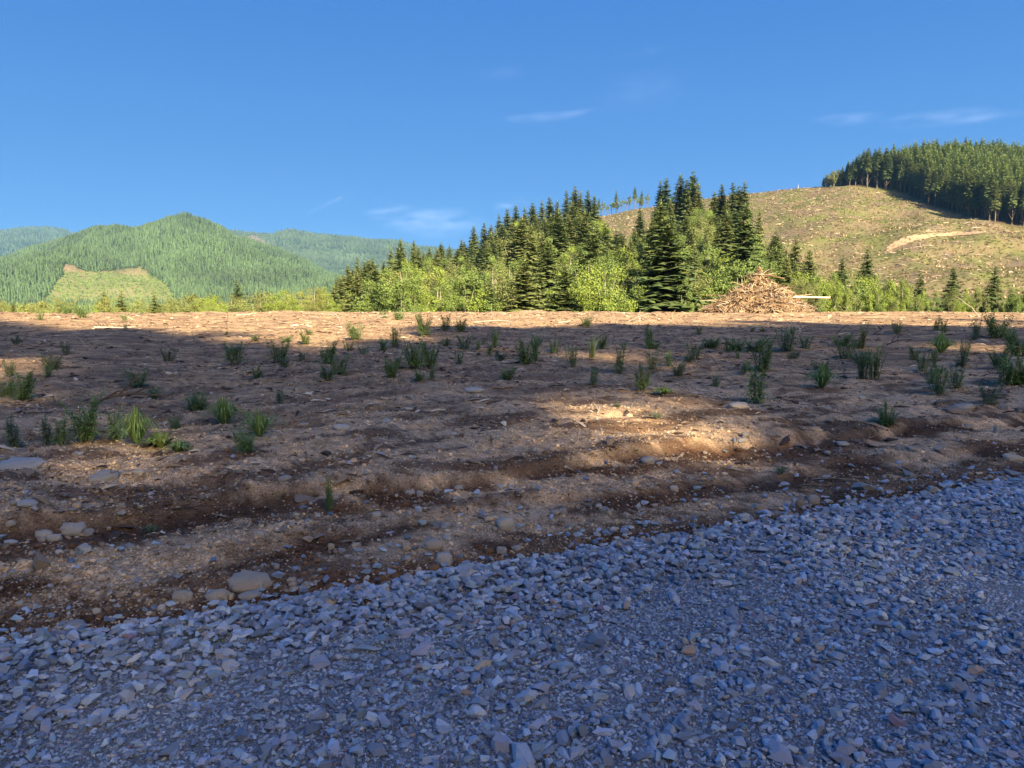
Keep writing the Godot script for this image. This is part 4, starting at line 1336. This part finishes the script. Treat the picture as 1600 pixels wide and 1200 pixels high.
# ------------------------------------------------------------------ things on the field
func make_rocks() -> void:
	# [column, row of the base, width, height in pixels, shape, paint, label]
	var list := [
		[385, 921, 56, 24, "cobble_3", 0, "largest tan boulder, flat-topped, above a rounded cobble on dark soil"], [388, 936, 30, 11, "cobble_0", 1, "smooth pale oblong cobble under the largest tan boulder"], [283, 938, 26, 17, "cobble_4", 1, "pale egg-shaped stone on the dark soil beside a notched stone"], [336, 938, 30, 17, "cobble_3", 1, "notched light grey stone between an egg-shaped stone and the largest boulder"], [358, 936, 13, 11, "cobble_0", 0, ""],
		[694, 882, 26, 22, "cobble_1", 2, "rounded pale stone standing proud above a whitish flat slab"], [678, 858, 27, 18, "cobble_2", 0, ""], [743, 906, 60, 20, "cobble_3", 5, "whitish flat slab half buried in dark soil near the gravel"], [502, 948, 44, 16, "cobble_5", 2, "flat pale stone half buried behind a bleached stick"], [586, 945, 34, 16, "cobble_3", 3, "lumpy brown clod-like stone at the gravel's edge"], [637, 928, 15, 12, "broken_0", 2, ""], [668, 914, 14, 11, "broken_1", 3, ""],
		[112, 836, 34, 17, "cobble_1", 2, "largest of three pale cobbles in a row on the grey soil"], [66, 834, 20, 13, "cobble_2", 2, "rounded cobble at the end of the row of three pale cobbles"], [82, 830, 18, 11, "cobble_0", 2, "small cobble in the middle of the row of three pale cobbles"], [137, 835, 14, 13, "cobble_4", 4, ""], [42, 818, 24, 11, "cobble_2", 5, ""], [26, 736, 52, 20, "cobble_3", 5, "broad whitish slab lying among weeds"], [157, 750, 38, 12, "cobble_5", 4, "flat bluish-grey slab beside a low dark branch"], [217, 746, 18, 8, "cobble_0", 2, ""], [62, 890, 22, 26, "broken_2", 3, "upright squarish brown block set in the soil bank"], [120, 708, 20, 9, "broken_1", 4, ""],
		[113, 985, 26, 13, "cobble_2", 4, "grey-blue flat stone in the grey soil close to the gravel"], [200, 858, 20, 11, "broken_3", 4, ""], [130, 862, 24, 11, "broken_0", 2, ""], [296, 992, 14, 16, "broken_2", 0, "small squat tan stone standing on end near the gravel"], [150, 960, 11, 10, "cobble_0", 2, ""], [232, 944, 14, 8, "broken_1", 0, ""], [265, 947, 15, 8, "cobble_2", 2, ""], [30, 946, 9, 7, "cobble_0", 2, ""], [202, 988, 9, 8, "cobble_4", 0, ""],
		[476, 767, 32, 15, "broken_3", 3, "angular brown-grey rock beside the feathery weed"], [445, 773, 20, 10, "cobble_2", 1, ""], [656, 757, 11, 12, "cobble_0", 2, ""], [640, 752, 14, 8, "cobble_4", 2, ""], [717, 752, 14, 10, "cobble_0", 1, ""], [682, 770, 9, 15, "broken_0", 1, "narrow stone standing on edge in brown soil"], [588, 808, 15, 10, "cobble_1", 2, ""], [517, 858, 10, 11, "cobble_0", 0, ""], [635, 860, 12, 15, "cobble_4", 0, ""], [784, 866, 17, 14, "cobble_1", 1, "squarish pale cobble below a sunlit rock"], [790, 828, 28, 24, "cobble_3", 2, "pale rock half sunk where the sun patch falls near the gravel"], [455, 910, 14, 8, "cobble_0", 0, "top stone of a short column of three small tan stones"], [457, 917, 12, 8, "cobble_2", 0, "middle stone of a short column of three small tan stones"], [458, 924, 12, 8, "cobble_4", 0, "bottom stone of a short column of three small tan stones"], [480, 918, 17, 10, "broken_1", 1, ""], [403, 923, 14, 20, "cobble_1", 2, ""], [405, 840, 14, 12, "cobble_0", 2, ""],
		[532, 671, 24, 9, "cobble_5", 5, "whitish flat stone in dark soil, the longer of a pair"], [606, 661, 13, 7, "broken_2", 5, "whitish flat stone in dark soil, the shorter of a pair"], [740, 615, 26, 8, "cobble_3", 5, "flat whitish stone lying flush in dark chips"], [709, 680, 11, 6, "cobble_0", 5, "bright white pebble on dark soil"], [497, 687, 10, 7, "cobble_0", 2, ""], [475, 665, 16, 6, "cobble_2", 1, ""], [638, 641, 18, 5, "cobble_5", 5, ""], [427, 687, 11, 7, "cobble_1", 5, ""], [677, 719, 9, 7, "cobble_0", 2, ""],
		[1012, 724, 20, 13, "cobble_3", 4, "bluish-white angular stone on the bare tan bank"], [1054, 762, 13, 10, "cobble_0", 2, "round white stone on dark soil under the tan bank"], [955, 757, 7, 7, "cobble_0", 2, ""], [957, 766, 10, 7, "broken_1", 1, ""], [1160, 704, 18, 7, "cobble_5", 2, "flat pointed stone next to a round one on the sunlit bank"], [1165, 698, 12, 9, "cobble_0", 1, "round stone next to a flat pointed one on the sunlit bank"], [1133, 743, 9, 7, "cobble_0", 2, ""], [880, 805, 14, 14, "cobble_1", 1, ""], [868, 804, 14, 9, "cobble_2", 1, ""], [948, 800, 13, 12, "broken_3", 1, ""], [953, 862, 17, 10, "broken_1", 4, "white-flecked grey stone on dark soil above the gravel"], [900, 868, 16, 9, "broken_0", 5, "pale pointed stone beside a blue-grey one on dark soil"], [975, 864, 9, 9, "broken_2", 5, ""], [1165, 810, 17, 9, "cobble_4", 5, "bluish-white cobble leaning on a smaller one near a dark hollow"], [1176, 816, 12, 7, "broken_2", 4, ""], [1188, 796, 22, 10, "broken_1", 0, "flat cream shard half buried in the bank"], [1005, 846, 10, 10, "cobble_4", 0, ""], [1155, 638, 28, 9, "cobble_5", 2, "flat pale slab beside the tallest weed of the sunlit patch"],
		[1319, 698, 17, 7, "cobble_2", 2, "flat cream stone on the brown bank"], [1508, 642, 26, 12, "cobble_3", 1, "large pale rock on the crest of the soil mound"], [1500, 646, 34, 8, "cobble_5", 3, ""], [1571, 640, 11, 11, "broken_0", 1, "squarish grey stone on the mound beyond the large pale rock"], [1515, 670, 11, 8, "cobble_1", 1, ""], [1559, 676, 9, 14, "cobble_4", 1, "tall narrow pale stone leaning in dark soil"], [1427, 705, 12, 8, "cobble_0", 1, "egg-shaped stone low on the dark bank"], [1470, 711, 14, 12, "broken_3", 1, "angular grey stone low on the dark bank"], [1404, 703, 8, 9, "cobble_4", 4, ""], [1583, 719, 20, 11, "cobble_0", 2, "smooth pale cobble touching a smaller cobble near the gravel"], [1597, 720, 10, 7, "cobble_0", 2, ""], [1348, 624, 9, 6, "cobble_0", 5, "small white pebble on the grey flat soil"], [1422, 745, 13, 12, "broken_2", 4, ""], [1468, 742, 11, 10, "broken_0", 4, ""], [1356, 762, 30, 9, "broken_1", 4, "long light blue-grey flake lying on red-brown soil"], [1450, 776, 14, 12, "broken_3", 5, "whitish stone of a tight clump standing out of the gravel"], [1460, 770, 15, 12, "broken_1", 5, ""], [1545, 760, 22, 11, "broken_0", 4, "flat blue-grey stone on red-brown soil by the gravel"], [1588, 743, 18, 9, "broken_2", 4, "pointed dark blue-grey stone alone on red-brown soil"], [1332, 788, 15, 10, "broken_0", 4, ""], [1272, 788, 18, 17, "cobble_1", 1, ""], [1297, 786, 10, 8, "broken_0", 4, ""], [1252, 793, 15, 15, "cobble_4", 3, ""]]
	rng.seed = 909
	for r in list:
		var p := ground_at(r[0], r[1])
		var d := (p - EYE).length()
		var wide: float = r[2] / F * d
		var high: float = maxf(r[3] / F * d, wide * 0.28)
		var shape: String = r[4]
		var text: String = r[6]
		var label: String = text if text else TINTS["rock_%d" % r[5]] + (" rounded" if shape.begins_with("cobble") else " broken") + " stone lying loose " + stretch_of_field(p)
		p.y += high * 0.22
		p.z -= wide * 0.2
		single("field_rock", S[shape], M["rock_%d" % r[5]], lay(p, Vector3(wide * 0.54, high * 0.56, wide * rf(0.36, 0.5)), rf(-0.35, 0.35), rf(-0.15, 0.15), rf(-0.12, 0.12)), label, "rock", "" if text else "loose stones on the field")
	# smaller ones
	var n := 0
	while n < 195:
		var px := rf(0, 1600)
		var py := rf(590, 1000)
		var p := ground_at(px, py)
		var s := off_road(p.x, p.z)
		if s < 0.08 or s > 7.5: continue
		if rng.randf() > 0.25 + nz.get_noise_2d(p.x * 70.0, p.z * 70.0) * 1.2 + 0.35 * exp(-s): continue
		var size := rf(0.012, 0.032)
		var round_ := rng.randf() < 0.75
		var tone := "rock_%d" % ([0, 1, 2, 3, 0, 1, 4][rng.randi() % 7])
		single("small_stone", S["cobble_%d" % (n % 6)] if round_ else S["broken_%d" % (n % 4)], M[tone], lay(p + Vector3(0, size * 0.15, 0), Vector3(rf(0.9, 1.4), rf(0.5, 0.8), rf(0.7, 1.0)) * size, rf(0, TAU), rf(-0.3, 0.3)), "small " + TINTS[tone] + (" worn" if round_ else " chipped") + " stone lying " + stretch_of_field(p), "stone", "small stones on the field")
		n += 1
	# clods of turned soil and pebbles, beyond counting
	var lumps := []
	var lump_tint := PackedColorArray()
	for k in 26000:
		var px := rf(-120, 1720)
		var py := lerpf(555.0, 1050.0, pow(rng.randf(), 0.8))
		var r := ray(px, py)
		var t := 1.5 / -r.y
		var p := EYE + r * t
		var s := off_road(p.x, p.z)
		if s < 0.05 or t > 22.0: continue
		var heap := nz.get_noise_2d(p.x * 80.0 + 31.0, p.z * 80.0)
		if rng.randf() > 0.22 + 1.3 * heap + 0.3 * exp(-absf(s - 1.7) * 2.0): continue
		p.y = field(p.x, p.z)
		var size := rf(0.006, 0.014) * (1.0 + t * 0.03)
		if rng.randf() < 0.06: size *= 2.0
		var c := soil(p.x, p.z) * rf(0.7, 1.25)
		if rng.randf() < 0.22: c = [Color(0.46, 0.385, 0.29), Color(0.40, 0.36, 0.30), Color(0.36, 0.36, 0.36)][rng.randi() % 3] * rf(0.7, 1.2)
		c.a = 1.0
		lumps.append(lay(p + Vector3(0, size * 0.2, 0), Vector3(rf(0.9, 1.4), rf(0.6, 0.95), rf(0.8, 1.2)) * size, rf(0, TAU), rf(-0.4, 0.4), rf(-0.4, 0.4)))
		lump_tint.append(c)
	many("soil_clods", S.clod, M.grit, lumps, lump_tint, self, "small clods of turned soil and pebbles all over the bare field", "clods")
	# grit and crumbs of soil, beyond counting
	var grit := []
	var tint := PackedColorArray()
	for k in 150000:
		var px := rf(-150, 1750)
		var py := lerpf(560.0, 1060.0, pow(rng.randf(), 0.9))
		var r := ray(px, py)
		var t := 1.45 / -r.y
		var p := EYE + r * t
		var s := off_road(p.x, p.z)
		if s < 0.03 or t > 24.0: continue
		var n1 := nz.get_noise_2d(p.x * 55.0, p.z * 55.0)
		if rng.randf() > 0.6 + n1: continue
		p.y = field(p.x, p.z)
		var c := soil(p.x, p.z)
		var size := rf(0.0028, 0.0068) * (1.0 + t * 0.06)
		var pick := rng.randf()
		if pick < 0.10: size *= 1.9
		var tone := c * rf(0.6, 1.5)
		if pick > 0.74: tone = Color(0.46, 0.38, 0.28) * rf(0.7, 1.25)
		tone.a = 1.0
		grit.append(lay(p + Vector3(0, size * 0.3, 0), Vector3(1.2, 0.8, 1.0) * size, rf(0, TAU), rf(-0.5, 0.5)))
		tint.append(tone)
	many("soil_grit", S.grit, M.grit, grit, tint, self, "fine grit and crumbs of soil covering the bare field", "grit")

func make_litter() -> void:
	rng.seed = 1313
	# chips, bark and twigs all over the field
	var chips := []
	var tint := PackedColorArray()
	for k in 120000:
		var x := rf(-75, 75)
		var d := 5.0 + 70.0 * pow(rng.randf(), 1.35)
		x = d * rf(-0.85, 0.85)
		var z := -d
		var s := off_road(x, z)
		if s < 1.0 or z < field_edge(x) + 0.3: continue
		if s < 4.5 and rng.randf() > 0.12 + 0.12 * s: continue
		var n1 := nz.get_noise_2d(x * 30.0, z * 50.0)
		if rng.randf() > 0.62 + n1: continue
		var p := Vector3(x, field(x, z) + 0.006, z)
		var long := rf(0.02, 0.09) * (0.7 + d * 0.022)
		if rng.randf() < 0.10: long *= 3.0
		var pick := rng.randf()
		var c := Color(0.28, 0.205, 0.13)
		if pick < 0.30: c = Color(0.075, 0.052, 0.038)
		elif pick < 0.55: c = Color(0.22, 0.185, 0.15)
		elif pick < 0.66: c = Color(0.62, 0.52, 0.38)
		c *= rf(0.75, 1.25)
		c.a = 1.0
		chips.append(lay(p, Vector3(long, long * rf(0.5, 1.4), long * rf(1.0, 3.2)), rf(0, TAU), 0.0, rf(-0.15, 0.3)))
		tint.append(c)
	many("wood_chips", S.chip, M.grit, chips, tint, self, "bark, chips and broken twigs littering the whole field", "wood litter")
	# sticks that can be told apart: [column, row, length in pixels, turn, stick, paint, thickness, lean, label]
	var list := [
		[512, 955, 74, -0.45, 2, "grey_wood", 1.4, 0.0, "bleached stick with a knob end lying across a flat stone near the gravel"], [470, 954, 78, 0.05, 5, "pale_wood", 1.6, 0.0, "pale flattened strip of wood in dark soil near the gravel"], [236, 972, 40, 0.5, 5, "grey_wood", 2.4, 0.0, "pale grey sliver of bark pointing uphill on dark soil"], [770, 504, 60, 0.15, 0, "grey_wood", 1.2, 0.0, "long bleached arched branch on the dark far soil"], [745, 512, 40, 0.5, 5, "white_wood", 1.5, 0.0, "split whitish board-like piece beside an arched branch"],
		[359, 516, 40, 0.2, 7, "dark_wood", 0.8, 1.4, "thin dark twig standing upright in the sunlit strip"], [385, 494, 28, 0.3, 5, "pale_wood", 1.6, 0.1, "pale log end lying in the sunlit far strip"], [180, 513, 58, 0.02, 5, "white_wood", 1.0, 0.0, "long whitish strip of wood lying flat on shaded soil"], [10, 504, 40, 0.0, 5, "pale_wood", 1.2, 0.0, ""], [1305, 527, 62, 0.05, 5, "tan_wood", 1.0, 0.0, ""], [1372, 524, 30, 0.5, 3, "dark_wood", 1.6, 0.3, "dark forked branch propped up among weeds"], [1405, 540, 34, -0.3, 1, "dark_wood", 1.6, 0.25, ""], [1180, 500, 30, -0.4, 3, "dark_wood", 1.2, 0.2, ""], [882, 503, 22, 0.5, 5, "white_wood", 1.6, 0.1, "short whitish stick on the dark far soil"], [910, 512, 44, 0.0, 5, "tan_wood", 0.9, 0.0, ""],
		[205, 632, 92, 0.12, 3, "brown_wood", 1.5, 0.05, "long reddish-brown arched root lying above the weed clump"], [245, 597, 26, 0.2, 5, "pale_wood", 1.5, 0.0, ""], [165, 598, 40, 0.25, 4, "dark_wood", 1.2, 0.0, ""], [84, 643, 30, 0.1, 0, "grey_wood", 1.2, 0.0, ""], [12, 628, 26, 0.15, 0, "tan_wood", 1.6, 0.0, ""], [198, 748, 62, 0.4, 1, "grey_wood", 1.2, 0.35, "grey forked branch rising from the soil beside a bluish slab"], [215, 790, 60, -0.6, 7, "dark_wood", 0.8, 0.2, ""], [300, 785, 90, 0.1, 3, "dark_wood", 0.7, 0.05, ""], [372, 755, 22, 1.2, 2, "white_wood", 1.2, 0.5, "small white stick standing on end in the soil"], [15, 575, 40, 1.0, 7, "dark_wood", 0.9, 0.9, "thin dark twig arching up beside bright weeds"], [395, 633, 34, 0.3, 0, "white_wood", 0.9, 0.0, ""], [340, 705, 26, 0.2, 5, "grey_wood", 1.0, 0.0, ""],
		[1046, 677, 26, 0.75, 5, "white_wood", 1.5, 0.1, "first of three white split sticks lying side by side on dark soil"], [1040, 678, 24, 0.75, 5, "white_wood", 1.5, 0.1, "second of three white split sticks lying side by side on dark soil"], [1052, 678, 22, 0.75, 5, "white_wood", 1.5, 0.1, "third of three white split sticks lying side by side on dark soil"], [896, 693, 16, 0.0, 5, "white_wood", 2.0, 0.1, ""], [883, 753, 34, 0.5, 2, "pale_wood", 1.2, 0.2, "curled pale stick at the lip of the sunlit bank"], [775, 790, 30, -0.9, 3, "dark_wood", 1.5, 0.3, "dark curled root poking out of brown soil"], [645, 892, 26, 0.12, 5, "white_wood", 1.4, 0.0, "short white splinter on dark soil below rounded stones"], [1295, 752, 50, -0.5, 3, "pale_wood", 0.8, 0.1, "thin pale root snaking down the brown bank"], [1270, 762, 40, -0.6, 6, "tan_wood", 1.8, 0.1, ""], [1445, 748, 56, 0.1, 3, "tan_wood", 0.8, 0.1, "thin pale root lying across red-brown soil near the gravel"], [1250, 745, 40, 0.4, 3, "brown_wood", 1.0, 0.1, ""], [1225, 520, 36, 0.0, 4, "grey_wood", 1.0, 0.0, ""], [1545, 590, 34, 0.3, 3, "dark_wood", 1.0, 0.2, ""], [1000, 503, 40, 0.2, 1, "grey_wood", 1.2, 0.3, ""], [1060, 498, 34, -0.2, 6, "tan_wood", 1.2, 0.2, ""], [600, 500, 30, 0.2, 3, "grey_wood", 1.2, 0.2, ""], [690, 690, 30, 0.3, 4, "dark_wood", 0.8, 0.0, ""], [585, 655, 44, 0.4, 3, "brown_wood", 0.7, 0.0, ""], [510, 645, 40, -0.3, 4, "dark_wood", 0.9, 0.0, ""], [705, 670, 30, 0.4, 2, "grey_wood", 0.7, 0.1, ""], [320, 1000, 34, 0.12, 4, "brown_wood", 0.9, 0.0, ""], [185, 1008, 18, 0.7, 5, "pale_wood", 1.0, 0.1, ""]]
	for r in list:
		var p := ground_at(r[0], r[1])
		var d := (p - EYE).length()
		var long: float = r[2] / F * d
		var lean: float = r[7]
		p.y += 0.02 * long * r[6] + 0.5 * long * sin(lean) * 0.92
		var text: String = r[8]
		single("stick", S["stick_%d" % r[4]], M[r[5]], lay(p, Vector3(long, long * r[6], long * r[6]), r[3], 0.0, lean), text if text else TINTS[r[5]] + (" leaning" if lean > 0.15 else " flat-lying") + " stick " + stretch_of_field(p), "stick", "" if text else "sticks lying on the field")
	for k in 90:
		var px := rf(0, 1600)
		var py := lerpf(495.0, 700.0, pow(rng.randf(), 1.4))
		var p := ground_at(px, py)
		if p.z < field_edge(p.x) + 1.0: continue
		var d := (p - EYE).length()
		var long := rf(14, 46) / F * d
		var lean := rf(-0.05, 0.3) if k % 4 else rf(0.3, 0.8)
		var wood: String = ["grey_wood", "dark_wood", "brown_wood", "pale_wood", "dark_wood", "tan_wood"][rng.randi() % 6]
		p.y += 0.02 * long + 0.5 * long * sin(lean) * 0.9
		single("stick", S["stick_%d" % (k % 8)], M[wood], lay(p, Vector3(long, long * rf(0.8, 1.5), long * rf(0.8, 1.5)), rf(0, TAU), 0.0, lean), TINTS[wood] + (" leaning" if lean > 0.15 else " flat-lying") + " stick " + stretch_of_field(p), "stick", "sticks lying on the field")
	# a pine cone
	var c := ground_at(556, 760)
	var cone := thing("fir_cone", "dark fir cone lying on grey soil beside the feathery weed", "cone", c + Vector3(0, 0.018, 0), 0.3)
	var core := MB.new()
	core.tube([Vector3(-0.055, 0, 0), Vector3(-0.02, 0, 0), Vector3(0.03, 0, 0), Vector3(0.06, 0, 0)], [0.010, 0.018, 0.015, 0.004], 8)
	part("core", core.mesh(true), M.dark_wood, cone)
	var scales := MB.new()
	for i in 60:
		var t := i / 60.0
		var w := i * 2.4
		var o := Vector3(0, cos(w), sin(w))
		var r := 0.026 * sin(PI * (0.12 + 0.8 * t))
		var b := Vector3(lerpf(-0.055, 0.055, t), 0, 0)
		var side := Vector3(0, -sin(w), cos(w)) * 0.008
		scales.quad(b + o * 0.006 - side, b + o * r + side * 0.2 - side + Vector3(0.006, 0, 0), b + o * r + side + Vector3(0.006, 0, 0), b + o * 0.006 + side)
	part("scales", scales.mesh(false), M.dark_wood, cone)

func make_weeds() -> void:
	# [column, row of the base, height in pixels, shape (weed 0-5, tuft 10-12), paint, spread, label]
	var list := [
		[8, 622, 30, 1, "weed_light", 1.0, ""], [36, 626, 42, 1, "weed_green", 0.9, ""], [24, 704, 48, 2, "weed_grey", 0.9, "upright grey-green weed next to a broad whitish slab"], [76, 697, 42, 2, "weed_grey", 0.8, ""], [95, 697, 46, 2, "weed_green", 0.8, ""], [131, 690, 66, 1, "weed_green", 0.75, "tall dense leafy weed, fullest of the clumped row"], [181, 690, 50, 2, "weed_green", 0.8, ""], [214, 695, 56, 11, "weed_green", 0.72, "big arching clump of long leaves on sunlit soil"], [252, 700, 26, 12, "weed_light", 1.4, "low broad-leaved plant at the foot of the arching clump"], [278, 706, 18, 12, "weed_dark", 1.5, ""], [275, 668, 22, 0, "weed_dark", 1.0, ""], [242, 624, 22, 10, "weed_grey", 1.0, ""], [215, 605, 28, 0, "weed_dark", 1.2, ""], [305, 638, 30, 3, "weed_dark", 1.0, ""], [350, 662, 46, 11, "weed_green", 0.8, "spreading tuft of narrow leaves on bare chips"], [405, 682, 48, 10, "weed_green", 0.9, "stiff narrow-leaved tuft beside a lower tuft"], [385, 706, 34, 3, "weed_green", 0.9, ""], [368, 570, 34, 0, "weed_dark", 1.0, ""], [15, 590, 22, 0, "weed_dark", 1.0, ""],
		[478, 537, 22, 1, "weed_light", 0.9, "small sunlit yellow-green weed at the shadow's rim"], [436, 566, 36, 0, "weed_dark", 1.0, ""], [512, 568, 40, 1, "weed_green", 0.9, ""], [530, 586, 34, 0, "weed_dark", 1.0, ""], [557, 532, 30, 3, "weed_dark", 0.8, "dark rounded weed before the sunlit strip"], [616, 540, 30, 0, "weed_green", 0.9, ""], [664, 524, 40, 3, "weed_dark", 0.6, "tallest dark bushy weed out on the far soil"], [696, 520, 32, 2, "weed_dark", 1.1, ""], [720, 520, 22, 3, "weed_dark", 0.9, ""], [650, 576, 46, 3, "weed_green", 0.7, ""], [672, 576, 50, 1, "weed_green", 0.7, ""], [612, 592, 32, 3, "weed_light", 0.7, "feathery light green weed with spreading tips"], [718, 570, 20, 0, "weed_dark", 0.9, ""], [772, 546, 30, 0, "weed_green", 0.8, ""], [765, 555, 20, 2, "weed_light", 1.0, ""], [726, 545, 24, 0, "weed_dark", 1.1, ""], [516, 800, 58, 5, "weed_light", 0.45, "delicate feathery light green weed above dark soil"], [438, 632, 26, 2, "weed_grey", 1.0, ""], [600, 497, 14, 0, "weed_dark", 1.3, ""], [622, 500, 16, 3, "weed_dark", 1.2, ""], [545, 548, 16, 0, "weed_dark", 1.2, ""],
		[915, 511, 20, 3, "weed_dark", 0.9, ""], [823, 569, 42, 1, "weed_light", 0.9, "bright many-stemmed weed at the rim of a sunlit patch"], [838, 566, 46, 5, "weed_green", 0.7, ""], [865, 552, 24, 0, "weed_green", 0.9, ""], [895, 573, 34, 0, "weed_green", 0.8, ""], [924, 561, 36, 5, "weed_green", 0.7, ""], [940, 546, 26, 1, "weed_light", 0.8, ""], [967, 584, 48, 2, "weed_dark", 0.8, ""], [1016, 544, 38, 2, "weed_green", 0.9, ""], [927, 602, 30, 0, "weed_dark", 0.8, ""], [1003, 611, 42, 1, "weed_light", 0.7, "bright yellow-green upright weed on the edge of the sunlit dirt"], [1038, 617, 14, 12, "weed_light", 1.8, "flat leafy rosette beside the bright upright weed"], [1020, 578, 30, 0, "weed_dark", 0.9, ""], [1045, 572, 24, 0, "weed_green", 0.8, ""], [1085, 562, 26, 0, "weed_dark", 1.0, ""], [1118, 606, 20, 0, "weed_dark", 0.9, ""], [1182, 631, 62, 2, "weed_green", 0.9, "tall slender weed beside a flat pale slab"], [1190, 582, 54, 1, "weed_dark", 0.7, ""], [1150, 550, 24, 3, "weed_dark", 1.3, ""], [1178, 548, 26, 3, "weed_dark", 1.3, ""], [1025, 656, 13, 10, "weed_grey", 1.2, "small grassy tuft in the middle of the sunlit dirt"], [964, 637, 10, 10, "weed_grey", 1.2, ""], [840, 540, 16, 0, "weed_dark", 1.2, ""],
		[1230, 550, 36, 0, "weed_dark", 1.0, ""], [1284, 606, 36, 11, "weed_dark", 0.9, "dark arching tuft alone on brown chips"], [1320, 562, 30, 0, "weed_dark", 1.0, ""], [1348, 592, 44, 5, "weed_grey", 0.7, ""], [1366, 592, 50, 5, "weed_green", 0.7, "feathery grass-like weed catching the light among dark ones"], [1345, 545, 40, 5, "weed_grey", 0.8, ""], [1440, 580, 26, 0, "weed_dark", 0.9, ""], [1466, 616, 34, 0, "weed_dark", 1.0, ""], [1494, 606, 30, 0, "weed_dark", 1.0, ""], [1386, 665, 36, 1, "weed_dark", 0.9, "lone dark weed on the brink of the soil bank"], [1470, 552, 30, 11, "weed_green", 0.9, ""], [1568, 602, 36, 0, "weed_dark", 1.0, ""], [1560, 577, 32, 1, "weed_dark", 1.0, ""], [1594, 556, 42, 3, "weed_dark", 0.8, ""], [1545, 632, 30, 0, "weed_grey", 1.0, ""], [1526, 523, 26, 0, "weed_green", 0.7, ""], [1560, 525, 36, 3, "weed_green", 0.8, "sunlit bushy weed on the bright far strip"], [1475, 520, 22, 2, "weed_light", 1.0, ""], [1400, 520, 20, 0, "weed_dark", 1.0, ""], [1505, 562, 26, 0, "weed_dark", 1.0, ""], [1258, 545, 20, 0, "weed_dark", 1.1, ""], [1592, 602, 42, 1, "weed_green", 0.8, ""], [1462, 517, 20, 2, "weed_dark", 1.2, ""], [1220, 740, 14, 10, "weed_grey", 1.2, ""], [235, 833, 14, 10, "weed_grey", 1.2, ""], [340, 1010, 16, 12, "weed_grey", 1.1, ""], [1312, 541, 20, 3, "weed_dark", 1.3, ""], [1110, 540, 18, 3, "weed_dark", 1.5, ""], [106, 490, 12, 3, "weed_dark", 1.2, ""], [130, 497, 18, 3, "weed_dark", 1.0, ""], [64, 500, 14, 0, "weed_dark", 1.0, ""], [195, 502, 12, 0, "weed_dark", 1.0, ""]]
	rng.seed = 1717
	for k in 95:
		var px := rf(0, 1600)
		var py := lerpf(515.0, 600.0, rng.randf())
		if nz.get_noise_2d(px * 1.2, py * 3.0) < -0.05: continue
		list.append([px, py, rf(9, 20) * (py - 440.0) / 110.0, rng.randi() % 4, ["weed_dark", "weed_dark", "weed_grey", "weed_green"][rng.randi() % 4], rf(0.8, 1.4), ""])
	for w in list:
		var p := ground_at(w[0], w[1])
		var d := (p - EYE).length()
		var high: float = w[2] / F * d
		var text: String = w[6]
		var shape: int = w[3]
		var t := thing("weed_plant", text if text else TINTS[w[4]] + [" upright leafy", " many-stemmed", " slender", " bushy", " thin", " feathery"][shape % 10] + (" weed " if shape < 10 else " tuft ") + stretch_of_field(p), "weed", p, rf(0, TAU), "" if text else "weeds scattered over the field")
		t.scale = Vector3(high * w[5] * 1.5, high, high * w[5] * 1.5)
		if shape < 10:
			part("stems", S["weed_stem_%d" % shape], M.weed_stem, t)
			part("foliage", S["weed_leaf_%d" % shape], M[w[4]], t)
		else:
			part("foliage", S["tuft_%d" % (shape - 10)], M[w[4]], t)

func _ready() -> void:
	nz.seed = 11
	nz.noise_type = FastNoiseLite.TYPE_SIMPLEX_SMOOTH
	nz.frequency = 0.01
	nz.fractal_type = FastNoiseLite.FRACTAL_FBM
	nz.fractal_octaves = 3
	make_air()
	make_paints()
	make_ground()
	make_shapes()
	make_far_hills()
	make_logged_hill()
	make_treeline()
	make_road()
	make_shade_trees()
	make_brush_pile()
	make_rocks()
	make_litter()
	make_weeds()
